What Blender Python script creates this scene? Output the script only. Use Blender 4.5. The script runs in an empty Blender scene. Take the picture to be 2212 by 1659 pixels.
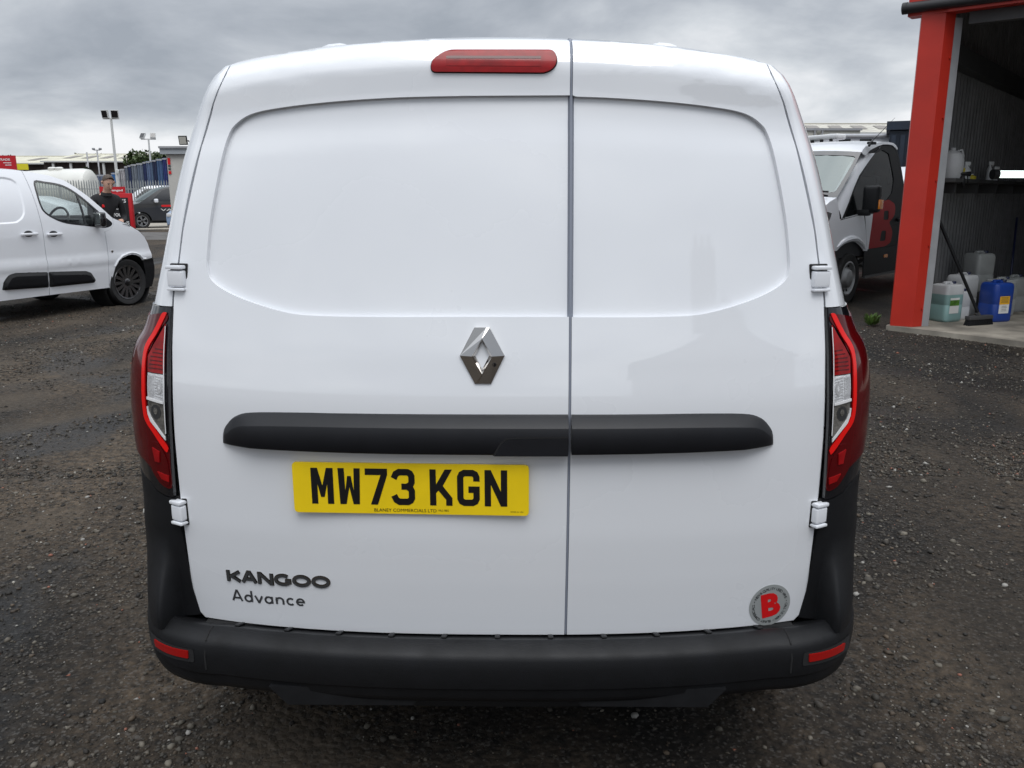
import bpy, bmesh, math, random
import numpy as np
from mathutils import Vector, Matrix, noise
from mathutils.geometry import tessellate_polygon
random.seed(11)
RNG = np.random.default_rng(5)
SC = bpy.context.scene
COL = SC.collection
R_ = math.radians

# ------------------------------------------------------------------ camera
cd = bpy.data.cameras.new('camera')
cam = bpy.data.objects.new('camera', cd)
COL.objects.link(cam)
cam.location = (0.033, -1.70, 1.506)
cam.rotation_euler = (R_(90 - 12.9), 0, 0)
cd.sensor_width = 36
cd.lens = 1790 / 2212 * 36
cd.clip_start = 0.05
cd.clip_end = 5000
SC.camera = cam

# ------------------------------------------------------------------ light
SUN_EL, SUN_AZ = 58, 172          # degrees; azimuth clockwise from +y
sd = bpy.data.lights.new('sun', 'SUN')
sun = bpy.data.objects.new('sun', sd)
COL.objects.link(sun)
sd.energy = 1.2
sd.angle = R_(34)
sd.color = (1.0, 0.985, 0.965)
_d = Vector((math.cos(R_(SUN_EL)) * math.sin(R_(SUN_AZ)), math.cos(R_(SUN_EL)) * math.cos(R_(SUN_AZ)), math.sin(R_(SUN_EL))))
sun.rotation_euler = _d.to_track_quat('Z', 'Y').to_euler()

w = bpy.data.worlds.new('World')
SC.world = w
w.use_nodes = True
nt = w.node_tree
nt.nodes.clear()
N = nt.nodes.new
L = nt.links.new
out = N('ShaderNodeOutputWorld')
bg_sky = N('ShaderNodeBackground'); bg_sky.inputs['Strength'].default_value = 0.05
sky = N('ShaderNodeTexSky'); sky.sky_type = 'NISHITA'; sky.sun_disc = False
sky.sun_elevation = R_(SUN_EL); sky.sun_rotation = R_(SUN_AZ)
L(sky.outputs[0], bg_sky.inputs['Color'])
bg_cl = N('ShaderNodeBackground'); bg_cl.inputs['Strength'].default_value = 1.0
tc = N('ShaderNodeTexCoord')
sep = N('ShaderNodeSeparateXYZ'); L(tc.outputs['Generated'], sep.inputs[0])
def mth(op, a, b=None, c=None, clamp=False):
    n = N('ShaderNodeMath'); n.operation = op; n.use_clamp = clamp
    for i, v in enumerate((a, b, c)):
        if v is None: continue
        if isinstance(v, (int, float)): n.inputs[i].default_value = v
        else: L(v, n.inputs[i])
    return n.outputs[0]
zz = mth('ADD', mth('MAXIMUM', sep.outputs[2], 0.0), 0.27)
cx = mth('DIVIDE', sep.outputs[0], zz)
cy = mth('DIVIDE', sep.outputs[1], zz)
cmb = N('ShaderNodeCombineXYZ'); L(cx, cmb.inputs[0]); L(cy, cmb.inputs[1]); cmb.inputs[2].default_value = 14.32
n1 = N('ShaderNodeTexNoise'); n1.inputs['Scale'].default_value = 1.35; n1.inputs['Detail'].default_value = 7; n1.inputs['Roughness'].default_value = 0.55
n1.inputs['Distortion'].default_value = 0.25
L(cmb.outputs[0], n1.inputs['Vector'])
n2 = N('ShaderNodeTexNoise'); n2.inputs['Scale'].default_value = 0.6; n2.inputs['Detail'].default_value = 3
L(cmb.outputs[0], n2.inputs['Vector'])
dens = mth('ADD', mth('MULTIPLY', n1.outputs[0], 0.62), mth('MULTIPLY', n2.outputs[0], 0.38))
ramp = N('ShaderNodeValToRGB')
cr = ramp.color_ramp
cr.elements[0].position = 0.40; cr.elements[0].color = (0.31, 0.34, 0.385, 1)
cr.elements[1].position = 0.63; cr.elements[1].color = (0.80, 0.81, 0.83, 1)
e = cr.elements.new(0.47); e.color = (0.41, 0.44, 0.485, 1)
e = cr.elements.new(0.545); e.color = (0.57, 0.60, 0.635, 1)
L(dens, ramp.inputs[0])
# overcast skies brighten towards the zenith
zen = N('ShaderNodeMapRange'); zen.interpolation_type = 'SMOOTHSTEP'
zen.inputs['From Min'].default_value = 0.28; zen.inputs['From Max'].default_value = 1.0
zen.inputs['To Min'].default_value = 1.0; zen.inputs['To Max'].default_value = 2.5
L(sep.outputs[2], zen.inputs['Value'])
mulc = N('ShaderNodeVectorMath'); mulc.operation = 'SCALE'
L(ramp.outputs[0], mulc.inputs[0]); L(zen.outputs[0], mulc.inputs['Scale'])
L(mulc.outputs[0], bg_cl.inputs['Color'])
mixw = N('ShaderNodeMixShader'); mixw.inputs[0].default_value = 0.93
L(bg_sky.outputs[0], mixw.inputs[1]); L(bg_cl.outputs[0], mixw.inputs[2])
L(mixw.outputs[0], out.inputs['Surface'])

SC.view_settings.view_transform = 'Standard'
SC.view_settings.look = 'None'
SC.view_settings.exposure = 0.27
SC.view_settings.gamma = 1.0
SC.view_settings.use_curve_mapping = False
SC.cycles.max_bounces = 8
SC.cycles.use_denoising = True

# ------------------------------------------------------------------ materials
MATS = {}
def mat(name, color, rough=0.5, metal=0.0, coat=0.0, var=0.0, scale=6.0, bump=0.0, bscale=None, spec=0.5, var2=None, coat_rough=0.04, rvar=0.0, emit=None):
    m = bpy.data.materials.new(name); m.use_nodes = True
    t = m.node_tree; b = t.nodes['Principled BSDF']
    c = (color[0], color[1], color[2], 1)
    b.inputs['Base Color'].default_value = c
    b.inputs['Roughness'].default_value = rough
    b.inputs['Metallic'].default_value = metal
    b.inputs['Coat Weight'].default_value = coat
    b.inputs['Coat Roughness'].default_value = coat_rough
    b.inputs['Specular IOR Level'].default_value = spec
    if emit:
        b.inputs['Emission Color'].default_value = (*emit[0], 1); b.inputs['Emission Strength'].default_value = emit[1]
    if var or bump or rvar:
        tcn = t.nodes.new('ShaderNodeTexCoord')
        nz = t.nodes.new('ShaderNodeTexNoise'); nz.inputs['Scale'].default_value = scale; nz.inputs['Detail'].default_value = 6
        t.links.new(tcn.outputs['Object'], nz.inputs['Vector'])
        if var:
            mx = t.nodes.new('ShaderNodeMix'); mx.data_type = 'RGBA'
            c2 = var2 if var2 else tuple(x * (1 - var) for x in color)
            c1 = tuple(min(1, x * (1 + var * 0.4)) for x in color) if not var2 else color
            mx.inputs[6].default_value = (*c1, 1); mx.inputs[7].default_value = (*c2, 1)
            mr = t.nodes.new('ShaderNodeMapRange'); mr.inputs['From Min'].default_value = 0.32; mr.inputs['From Max'].default_value = 0.68
            t.links.new(nz.outputs[0], mr.inputs[0]); t.links.new(mr.outputs[0], mx.inputs[0])
            t.links.new(mx.outputs[2], b.inputs['Base Color'])
        if rvar:
            m3 = t.nodes.new('ShaderNodeMapRange'); m3.inputs['From Min'].default_value = 0.3; m3.inputs['From Max'].default_value = 0.7
            m3.inputs['To Min'].default_value = max(0, rough - rvar); m3.inputs['To Max'].default_value = rough + rvar
            t.links.new(nz.outputs[0], m3.inputs[0]); t.links.new(m3.outputs[0], b.inputs['Roughness'])
        if bump:
            n2_ = t.nodes.new('ShaderNodeTexNoise'); n2_.inputs['Scale'].default_value = bscale or scale * 8; n2_.inputs['Detail'].default_value = 5
            t.links.new(tcn.outputs['Object'], n2_.inputs['Vector'])
            bp = t.nodes.new('ShaderNodeBump'); bp.inputs['Strength'].default_value = bump; bp.inputs['Distance'].default_value = 0.01
            t.links.new(n2_.outputs[0], bp.inputs['Height']); t.links.new(bp.outputs[0], b.inputs['Normal'])
    MATS[name] = m
    return m
def glass(name, tint, gloss=0.12, rough=0.02, refl=(1, 1, 1)):
    m = bpy.data.materials.new(name); m.use_nodes = True
    t = m.node_tree; t.nodes.clear()
    o = t.nodes.new('ShaderNodeOutputMaterial'); tr = t.nodes.new('ShaderNodeBsdfTransparent'); gl = t.nodes.new('ShaderNodeBsdfGlossy')
    tr.inputs[0].default_value = (*tint, 1); gl.inputs['Roughness'].default_value = rough; gl.inputs[0].default_value = (*refl, 1)
    fr = t.nodes.new('ShaderNodeLayerWeight'); fr.inputs[0].default_value = 0.5
    pw = t.nodes.new('ShaderNodeMath'); pw.operation = 'POWER'; pw.inputs[1].default_value = 4.0
    t.links.new(fr.outputs['Facing'], pw.inputs[0])
    ad = t.nodes.new('ShaderNodeMath'); ad.operation = 'MULTIPLY_ADD'; ad.use_clamp = True; ad.inputs[1].default_value = 0.7; ad.inputs[2].default_value = gloss - 0.02
    mx = t.nodes.new('ShaderNodeMixShader')
    t.links.new(pw.outputs[0], ad.inputs[0]); t.links.new(ad.outputs[0], mx.inputs[0])
    t.links.new(tr.outputs[0], mx.inputs[1]); t.links.new(gl.outputs[0], mx.inputs[2]); t.links.new(mx.outputs[0], o.inputs[0])
    MATS[name] = m
    return m

PAINT = mat('white_paint', (0.785, 0.805, 0.84), rough=0.28, coat=1.0, coat_rough=0.03, var=0.010, scale=1.7, rvar=0.025)
PAINT2 = mat('white_paint_side', (0.77, 0.79, 0.83), rough=0.35, coat=0.8, coat_rough=0.06)
PAINT.node_tree.nodes['Principled BSDF'].inputs['Coat IOR'].default_value = 1.85
SEAL = mat('rubber_seal', (0.21, 0.23, 0.28), rough=0.6)
DARK = mat('shadow_gap', (0.008, 0.008, 0.009), rough=0.9)
PLASTIC = mat('black_plastic', (0.009, 0.0095, 0.011), rough=0.5, spec=0.3, var=0.25, scale=30, bump=0.12, bscale=900)
PLASTIC_W = mat('worn_black_plastic', (0.0085, 0.009, 0.0105), rough=0.5, spec=0.28, var=0.35, scale=14, bump=0.15, bscale=700, rvar=0.08)
TRIM = mat('trim_plastic', (0.008, 0.0085, 0.011), rough=0.42, spec=0.36, var=0.15, scale=20, bump=0.06, bscale=900)
PLATE = mat('plate_yellow', (0.90, 0.64, 0.008), rough=0.25, coat=0.5, coat_rough=0.05, var=0.06, scale=14)
PRINT = mat('black_print', (0.006, 0.006, 0.007), rough=0.3, coat=0.4)
CHROME = mat('chrome', (0.62, 0.60, 0.58), rough=0.10, metal=1.0)
BADGE = mat('badge_grey', (0.045, 0.047, 0.05), rough=0.3, coat=0.3)
REDL = mat('red_lens', (0.30, 0.005, 0.006), rough=0.2, coat=0.35, spec=0.3, coat_rough=0.02, var=0.35, scale=40)
REDB = mat('bright_red_lens', (0.78, 0.010, 0.008), rough=0.2, coat=0.25, spec=0.3, coat_rough=0.02)
REDD = mat('dark_red_lens', (0.08, 0.0018, 0.003), rough=0.12, coat=0.4, spec=0.25, coat_rough=0.02)
REDM = mat('mid_red_lens', (0.30, 0.006, 0.008), rough=0.3, coat=0.22, spec=.25, coat_rough=0.05, var=0.2, scale=60)
CLEARL = mat('clear_lens', (0.72, 0.73, 0.75), rough=0.22, metal=0.2, coat=1.0, var=0.2, scale=90, bump=0.4, bscale=420)
EDGE = mat('bright_lens_edge', (.72, .72, .73), rough=.25, coat=.6)
RIBM = mat('lens_rib_grey', (0.50, 0.50, 0.51), rough=.3, metal=.3, coat=.5)
SMOKE = mat('smoked_lens', (0.16, 0.15, 0.135), rough=0.25, metal=0.3, coat=1.0, var=0.6, scale=50, bump=0.4, bscale=420)
GLOSSB = mat('gloss_black', (0.006, 0.006, 0.008), rough=0.12, coat=0.8)
REFLECT = mat('red_reflector', (0.30, 0.004, 0.003), rough=0.35, coat=0.3, spec=.3, bump=0.08, bscale=300)
SILVER = mat('sticker_silver', (0.36, 0.38, 0.38), rough=0.4, metal=0.2)
REDP = mat('red_print', (0.62, 0.008, 0.010), rough=0.4)
RUBBER = mat('tyre_rubber', (0.016, 0.016, 0.017), rough=0.75, var=0.3, scale=20, bump=0.3, bscale=120)
STEEL = mat('steel_rim', (0.40, 0.41, 0.42), rough=0.35, metal=0.7, var=0.2, scale=12)
DRIM = mat('dark_rim', (0.06, 0.062, 0.065), rough=0.35, metal=0.5, coat=0.4)
BLACKP = mat('black_car_paint', (0.010, 0.010, 0.012), rough=0.25, coat=1.0)
GREYP = mat('grey_car_paint', (0.035, 0.034, 0.035), rough=0.28, coat=0.9)
BLUEP = mat('pale_blue_car_paint', (0.20, 0.29, 0.44), rough=0.3, coat=0.9)
GLASS = glass('window_glass', (0.84, 0.89, 0.87), 0.12)
GLASSD = glass('dark_window_glass', (0.36, 0.39, 0.39), 0.035)
WRAP = mat('black_wrap', (0.007, 0.007, 0.008), rough=0.5, spec=0.22)
REDWR = mat('dark_red_wrap', (0.30, 0.008, 0.010), rough=0.5, spec=.25)
GLASSW = glass('windscreen_glass', (0.34, 0.38, 0.38), 0.25, rough=0.05, refl=(0.8, 0.88, 0.86))
CABIN = mat('cab_interior', (0.035, 0.036, 0.04), rough=0.8)
AMBER = mat('amber_lens', (0.72, 0.22, 0.01), rough=0.25, coat=0.8)
PAPER = mat('paper', (0.7, 0.7, 0.68), rough=0.7)
PINK = mat('pink_card', (0.62, 0.27, 0.22), rough=0.7)

# ------------------------------------------------------------------ helpers
def new_obj(name, me, mats=None, parent=None, **props):
    o = bpy.data.objects.new(name, me)
    COL.objects.link(o)
    if mats is not None and me is not None:
        for m in (mats if isinstance(mats, (list, tuple)) else [mats]):
            me.materials.append(m)
    if parent is not None: o.parent = parent
    for k, v in props.items():
        if v is not None: o[k] = v
    return o
def thing(name, label, cat, loc=(0, 0, 0), rz=0.0, group=None):
    o = new_obj(name, None, label=label, category=cat, group=group)
    o.empty_display_size = 0.2
    o.location = loc; o.rotation_euler = (0, 0, rz)
    return o
def tag(o, label, cat, group=None):
    o['label'] = label; o['category'] = cat
    if group: o['group'] = group
    return o
def pt(name, parent):                        # an Empty part holding sub-parts
    o = new_obj(name, None, parent=parent); o.empty_display_size = 0.1
    return o

class MB:
    def __init__(self): self.v = []; self.f = []; self.m = []; self.s = []
    def add(self, vs, fs, mi=0, smooth=False):
        k = len(self.v)
        self.v.extend([tuple(p) for p in vs])
        for f in fs:
            self.f.append([i + k for i in f]); self.m.append(mi); self.s.append(smooth)
        return self
    def box(self, c, s, rot=None, mi=0):
        vs = []
        for dx, dy, dz in ((-1,-1,-1),(1,-1,-1),(1,1,-1),(-1,1,-1),(-1,-1,1),(1,-1,1),(1,1,1),(-1,1,1)):
            p = Vector((dx*s[0]/2, dy*s[1]/2, dz*s[2]/2))
            if rot is not None: p = rot @ p
            vs.append(p + Vector(c))
        return self.add(vs, [(0,3,2,1),(4,5,6,7),(0,1,5,4),(1,2,6,5),(2,3,7,6),(3,0,4,7)], mi)
    def bev(self, c, s, b=0.01, seg=2, rot=None, mi=0, taper=None):
        bm = bmesh.new(); bmesh.ops.create_cube(bm, size=1)
        for v in bm.verts:
            v.co = Vector((v.co.x*s[0], v.co.y*s[1], v.co.z*s[2]))
            if taper and v.co.z > 0: v.co.x *= taper[0]; v.co.y *= taper[1]
        bmesh.ops.bevel(bm, geom=bm.edges[:], offset=b, segments=seg, profile=0.6, affect='EDGES')
        bm.verts.index_update()
        vs = [((rot @ v.co) if rot is not None else v.co) + Vector(c) for v in bm.verts]
        fs = [[v.index for v in f.verts] for f in bm.faces]
        bm.free()
        return self.add(vs, fs, mi, True)
    def tube(self, pts, r, n=8, mi=0, caps=True, smooth=True):
        pts = [Vector(p) for p in pts]; k = len(pts)
        rs = r if isinstance(r, (list, tuple)) else [r]*k
        vs = []; fs = []
        up = None
        for i, p in enumerate(pts):
            t = (pts[min(i+1, k-1)] - pts[max(i-1, 0)]).normalized()
            if up is None:
                up = Vector((0,0,1)) if abs(t.z) < 0.9 else Vector((1,0,0))
            a = t.cross(up).normalized(); b = a.cross(t).normalized(); up = b
            for j in range(n):
                q = 2*math.pi*j/n
                vs.append(p + (a*math.cos(q) + b*math.sin(q))*rs[i])
        for i in range(k-1):
            for j in range(n):
                fs.append((i*n+j, i*n+(j+1)%n, (i+1)*n+(j+1)%n, (i+1)*n+j))
        self.add(vs, fs, mi, smooth)
        if caps:
            self.add(vs[:n], [list(range(n))[::-1]], mi); self.add(vs[-n:], [list(range(n))], mi)
        return self
    def lathe(self, prof, o, ax, n=24, mi=0, smooth=True):
        ax = Vector(ax).normalized(); o = Vector(o)
        a = ax.cross(Vector((0,0,1)) if abs(ax.z) < 0.9 else Vector((1,0,0))).normalized(); b = ax.cross(a)
        vs = []; fs = []; k = len(prof)
        for r, h in prof:
            for j in range(n):
                q = 2*math.pi*j/n
                vs.append(o + ax*h + (a*math.cos(q) + b*math.sin(q))*r)
        for i in range(k-1):
            for j in range(n):
                fs.append((i*n+j, (i+1)*n+j, (i+1)*n+(j+1)%n, i*n+(j+1)%n))
        return self.add(vs, fs, mi, smooth)
    def prism(self, poly, o, ex, ey, h, mi=0):
        o = Vector(o); ex = Vector(ex); ey = Vector(ey); h = Vector(h); n = len(poly)
        if ex.cross(ey).dot(h) < 0: poly = poly[::-1]
        A = [o + ex*p[0] + ey*p[1] for p in poly]; B = [p + h for p in A]
        self.add(A + B, [list(range(n))[::-1], [i+n for i in range(n)]] + [(i, (i+1) % n, (i+1) % n + n, i+n) for i in range(n)], mi)
        return self
    def loft(self, rings, closed=False, mi=0, smooth=True, caps=False):
        n = len(rings[0]); vs = [p for r in rings for p in r]; fs = []
        m = n if closed else n-1
        for i in range(len(rings)-1):
            for j in range(m):
                fs.append((i*n+j, i*n+(j+1) % n, (i+1)*n+(j+1) % n, (i+1)*n+j))
        self.add(vs, fs, mi, smooth)
        if caps:
            self.add(rings[0], [list(range(n))[::-1]], mi); self.add(rings[-1], [list(range(n))], mi)
        return self
    def mesh(self, name, fix=True):
        me = bpy.data.meshes.new(name); me.from_pydata(self.v, [], self.f)
        me.polygons.foreach_set('material_index', self.m); me.polygons.foreach_set('use_smooth', self.s)
        if fix:
            bm = bmesh.new(); bm.from_mesh(me)
            bmesh.ops.remove_doubles(bm, verts=bm.verts, dist=1e-5)
            bmesh.ops.recalc_face_normals(bm, faces=bm.faces)
            for e in bm.edges:
                if len(e.link_faces) == 2 and e.calc_face_angle(0) > 0.7: e.smooth = False
            bm.to_mesh(me); bm.free()
        me.update()
        return me
    def build(self, name, mats, parent=None, fix=True, **props):
        return new_obj(name, self.mesh(name, fix), mats, parent, **props)

def rotz(a): return Matrix.Rotation(a, 3, 'Z')
def frame_rot(x, z=(0, 0, 1)):
    x = Vector(x).normalized(); z = Vector(z); y = z.cross(x).normalized(); z = x.cross(y)
    return Matrix((x, y, z)).transposed()

def pchip(xs, ys):
    xs = np.array(xs, float); ys = np.array(ys, float); h = np.diff(xs); d = np.diff(ys)/h
    m = np.zeros(len(xs)); m[0] = d[0]; m[-1] = d[-1]
    for i in range(1, len(xs)-1):
        if d[i-1]*d[i] > 0:
            w1 = 2*h[i]+h[i-1]; w2 = h[i]+2*h[i-1]; m[i] = (w1+w2)/(w1/d[i-1]+w2/d[i])
    xl = xs.tolist(); yl = ys.tolist(); ml = m.tolist(); hl = h.tolist()
    import bisect
    def F(x):
        i = min(max(bisect.bisect_left(xl, x)-1, 0), len(xl)-2)
        t = (x-xl[i])/hl[i]; t = min(max(t, 0), 1)
        return yl[i]*(1+2*t)*(1-t)**2 + ml[i]*hl[i]*t*(1-t)**2 + yl[i+1]*t*t*(3-2*t) + ml[i+1]*hl[i]*t*t*(t-1)
    return F
def sst(t):
    t = min(max(t, 0), 1); return t*t*(3-2*t)
def smooth_poly(P, n=4, closed=True):
    """Catmull-Rom through the points."""
    k = len(P); o = []
    rng = range(k) if closed else range(k-1)
    for i in rng:
        p0 = P[(i-1) % k] if closed or i > 0 else P[0]
        p1 = P[i]; p2 = P[(i+1) % k]; p3 = P[(i+2) % k] if closed or i+2 < k else P[-1]
        for j in range(n):
            t = j/n
            o.append(tuple(0.5*((2*b)+(-a+c)*t+(2*a-5*b+4*c-d)*t*t+(-a+3*b-3*c+d)*t**3) for a, b, c, d in zip(p0, p1, p2, p3)))
    if not closed: o.append(tuple(P[-1]))
    return o
def area2(P):
    return sum(P[i][0]*P[(i+1) % len(P)][1] - P[(i+1) % len(P)][0]*P[i][1] for i in range(len(P)))/2
def inset(P, d, closed=True):
    """shrink (d>0) a polygon; for open polylines offset to the left-hand side"""
    n = len(P); o = []
    s = (1 if area2(P) > 0 else -1) if closed else 1
    for i in range(n):
        a = P[i-1] if closed or i > 0 else None
        c = P[(i+1) % n] if closed or i < n-1 else None
        b = P[i]; nn = Vector((0, 0))
        for p, q in ((a, b), (b, c)):
            if p is None or q is None: continue
            t = Vector((q[0]-p[0], q[1]-p[1]))
            if t.length < 1e-9: continue
            t.normalize(); nn += Vector((-t.y, t.x))
        if nn.length < 1e-9: o.append(b); continue
        l = nn.length; nn /= l
        cosn = max(0.5, l/2 if (a is not None and c is not None) else 1.0)
        o.append((b[0]+nn.x*s*d/cosn, b[1]+nn.y*s*d/cosn))
    return o
def round_poly(P, r, n=5):
    o = []; k = len(P)
    rs = r if isinstance(r, (list, tuple)) else [r]*k
    for i in range(k):
        a = Vector(P[i-1]); b = Vector(P[i]); c = Vector(P[(i+1) % k]); rr = rs[i]
        if rr <= 0: o.append(tuple(b)); continue
        u = (a-b); v = (c-b); l = min(rr, u.length*0.49, v.length*0.49)
        p = b+u.normalized()*l; q = b+v.normalized()*l
        for j in range(n+1):
            t = j/n; o.append(tuple(p*(1-t)**2 + b*2*t*(1-t) + q*t*t))
    return o

def surfN(F, u, v, hint):
    e = 1e-3
    a = Vector(F(u+e, v))-Vector(F(u-e, v)); b = Vector(F(u, v+e))-Vector(F(u, v-e))
    n = a.cross(b)
    if n.length < 1e-14: return Vector(hint)
    n.normalize()
    if n.dot(Vector(hint)) < 0: n = -n
    return n
def patch_mesh(name, outline, F, hint, step=(0.05, 0.05), off=0.0, thick=0.01, holes=(), flat_rim=True):
    bm = bmesh.new()
    loops = [outline] + list(holes)
    vl = []; bv_ = []
    for lp in loops:
        q = []
        for p in lp:
            if not q or (abs(p[0]-q[-1][0]) + abs(p[1]-q[-1][1])) > 1e-5: q.append(p)
        if (abs(q[0][0]-q[-1][0]) + abs(q[0][1]-q[-1][1])) < 1e-5: q.pop()
        vl.append([Vector((p[0], p[1], 0)) for p in q])
        bv_ += [bm.verts.new((p[0], p[1], 0)) for p in q]
    for t3 in tessellate_polygon(vl):
        try: bm.faces.new([bv_[i] for i in t3])
        except ValueError: pass
    us = [v.co.x for v in bm.verts]; vv = [v.co.y for v in bm.verts]
    for ax, lo, hi, st in ((0, min(us), max(us), step[0]), (1, min(vv), max(vv), step[1])):
        if not st: continue
        k = math.floor(lo/st)+1
        while k*st < hi - 1e-6:
            co = (k*st, 0, 0) if ax == 0 else (0, k*st, 0)
            bmesh.ops.bisect_plane(bm, geom=bm.verts[:]+bm.edges[:]+bm.faces[:], dist=1e-6, plane_co=co, plane_no=(1, 0, 0) if ax == 0 else (0, 1, 0))
            k += 1
    bmesh.ops.recalc_face_normals(bm, faces=bm.faces)
    bm.verts.ensure_lookup_table(); bm.verts.index_update()
    V = []; NN = []
    hf = hint if callable(hint) else (lambda u, v: hint)
    for v in bm.verts:
        u_, v_ = v.co.x, v.co.y
        n = surfN(F, u_, v_, hf(u_, v_)); p = Vector(F(u_, v_)) + n*off
        V.append(p); NN.append(n)
    FS = []
    for f in bm.faces:
        ids = [v.index for v in f.verts]
        c = Vector(); q0 = V[ids[0]]
        for i_ in range(1, len(ids)-1): c += (V[ids[i_]]-q0).cross(V[ids[i_+1]]-q0)
        if c.dot(NN[ids[0]]) < 0: ids = ids[::-1]
        FS.append(ids)
    be = [(e.verts[0].index, e.verts[1].index, e.link_faces[0]) for e in bm.edges if len(e.link_faces) == 1]
    smooth = [True]*len(FS)
    if thick:
        for a, b, f in be:
            k = len(V)
            pa, pb = V[a], V[b]
            fc = sum((V[q.index] for q in f.verts), Vector())/len(f.verts)
            V += [pa.copy(), pb.copy(), pb-NN[b]*thick, pa-NN[a]*thick]
            NN += [Vector((0, 0, 0))]*4
            quad = [k, k+1, k+2, k+3]
            nn = (V[k+1]-V[k]).cross(V[k+2]-V[k])
            if nn.dot((pa+pb)/2-fc) < 0: quad = quad[::-1]
            FS.append(quad); smooth.append(True)
    bm.free()
    me = bpy.data.meshes.new(name); me.from_pydata([tuple(p) for p in V], [], FS)
    me.polygons.foreach_set('use_smooth', smooth)
    me.update()
    me.normals_split_custom_set_from_vertices([tuple(n) for n in NN])
    return me
def patch(name, outline, F, hint, mats, parent, **k):
    props = k.pop('props', {})
    return new_obj(name, patch_mesh(name, outline, F, hint, **k), mats, parent, **props)
def join_meshes(name, mes):
    """join meshes (each one material slot index) keeping custom normals is not needed: plain data join"""
    V = []; FS = []; M_ = []; S_ = []
    for me, mi in mes:
        k = len(V); V += [tuple(v.co) for v in me.vertices]
        for p in me.polygons:
            FS.append([i+k for i in p.vertices]); M_.append(mi); S_.append(p.use_smooth)
    o = bpy.data.meshes.new(name); o.from_pydata(V, [], FS)
    o.polygons.foreach_set('material_index', M_); o.polygons.foreach_set('use_smooth', S_); o.update()
    return o
def bevel_rows(A, B, F, hint, o0, o1, closed, prof=(0, 0.12, 0.5, 0.88, 1), sm=True):
    """strip from uv-loop A at offset o0 to uv-loop B at offset o1 (smooth S profile)"""
    rings = []
    for t in prof:
        r = []
        for a, b in zip(A, B):
            u = a[0]+(b[0]-a[0])*t; v = a[1]+(b[1]-a[1])*t
            r.append(Vector(F(u, v)) + surfN(F, u, v, hint)*(o0+(o1-o0)*sst(t)))
        if closed: r.append(r[0])
        rings.append(r)
    mb = MB(); mb.loft(rings, smooth=sm)
    return mb

_txt = {}
def text_geo(s, size=1.0, bold=0.0, ext=0.0, bev=0.0, sx=1.0, space=1.0, align='CENTER'):
    cu = bpy.data.curves.new('txt', 'FONT'); cu.body = s; cu.size = size
    cu.align_x = align; cu.offset = bold; cu.extrude = ext; cu.bevel_depth = bev; cu.resolution_u = 3
    cu.space_character = space
    o = bpy.data.objects.new('txt', cu); COL.objects.link(o)
    dg = bpy.context.evaluated_depsgraph_get()
    me = bpy.data.meshes.new_from_object(o.evaluated_get(dg))
    vs = [(v.co.x*sx, v.co.y, v.co.z) for v in me.vertices]; fs = [list(p.vertices) for p in me.polygons]
    bpy.data.objects.remove(o); bpy.data.curves.remove(cu); bpy.data.meshes.remove(me)
    return vs, fs
def fit_text(s, w, h, **k):
    """text geometry scaled so its box is w x h, centred on the origin"""
    vs, fs = text_geo(s, **k)
    xs = [v[0] for v in vs]; ys = [v[1] for v in vs]
    kx = w/(max(xs)-min(xs)); ky = h/(max(ys)-min(ys)); cx_ = (max(xs)+min(xs))/2; cy_ = (max(ys)+min(ys))/2
    return [((x-cx_)*kx, (y-cy_)*ky, z) for x, y, z in vs], fs
def on_frame(vs, o, ex, ey, ez):
    o = Vector(o); ex = Vector(ex); ey = Vector(ey); ez = Vector(ez)
    return [o+ex*x+ey*y+ez*z for x, y, z in vs]
def ribbon(mb, P, w, place, closed=False, lift=0.0):
    """thick flat line along P as quads, mapped by place(x, y, h)"""
    if closed:
        s_ = 1 if area2(P) > 0 else -1
        a = inset(P, w/2*1, True); b = inset(P, -w/2, True)
        a = a+[a[0]]; b = b+[b[0]]
    else: a = inset(P, w/2, closed=False); b = inset(P, -w/2, closed=False)
    mb.loft([[place(x, y, lift) for x, y in a], [place(x, y, lift) for x, y in b]], smooth=False)
def stroke(P, w, closed=False):
    """flat outline polygon of a thick polyline with mitred joints, flat ends"""
    h = w/2
    a = inset(P, h, closed=False); b = inset(P, -h, closed=False)
    return a + b[::-1]
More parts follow.
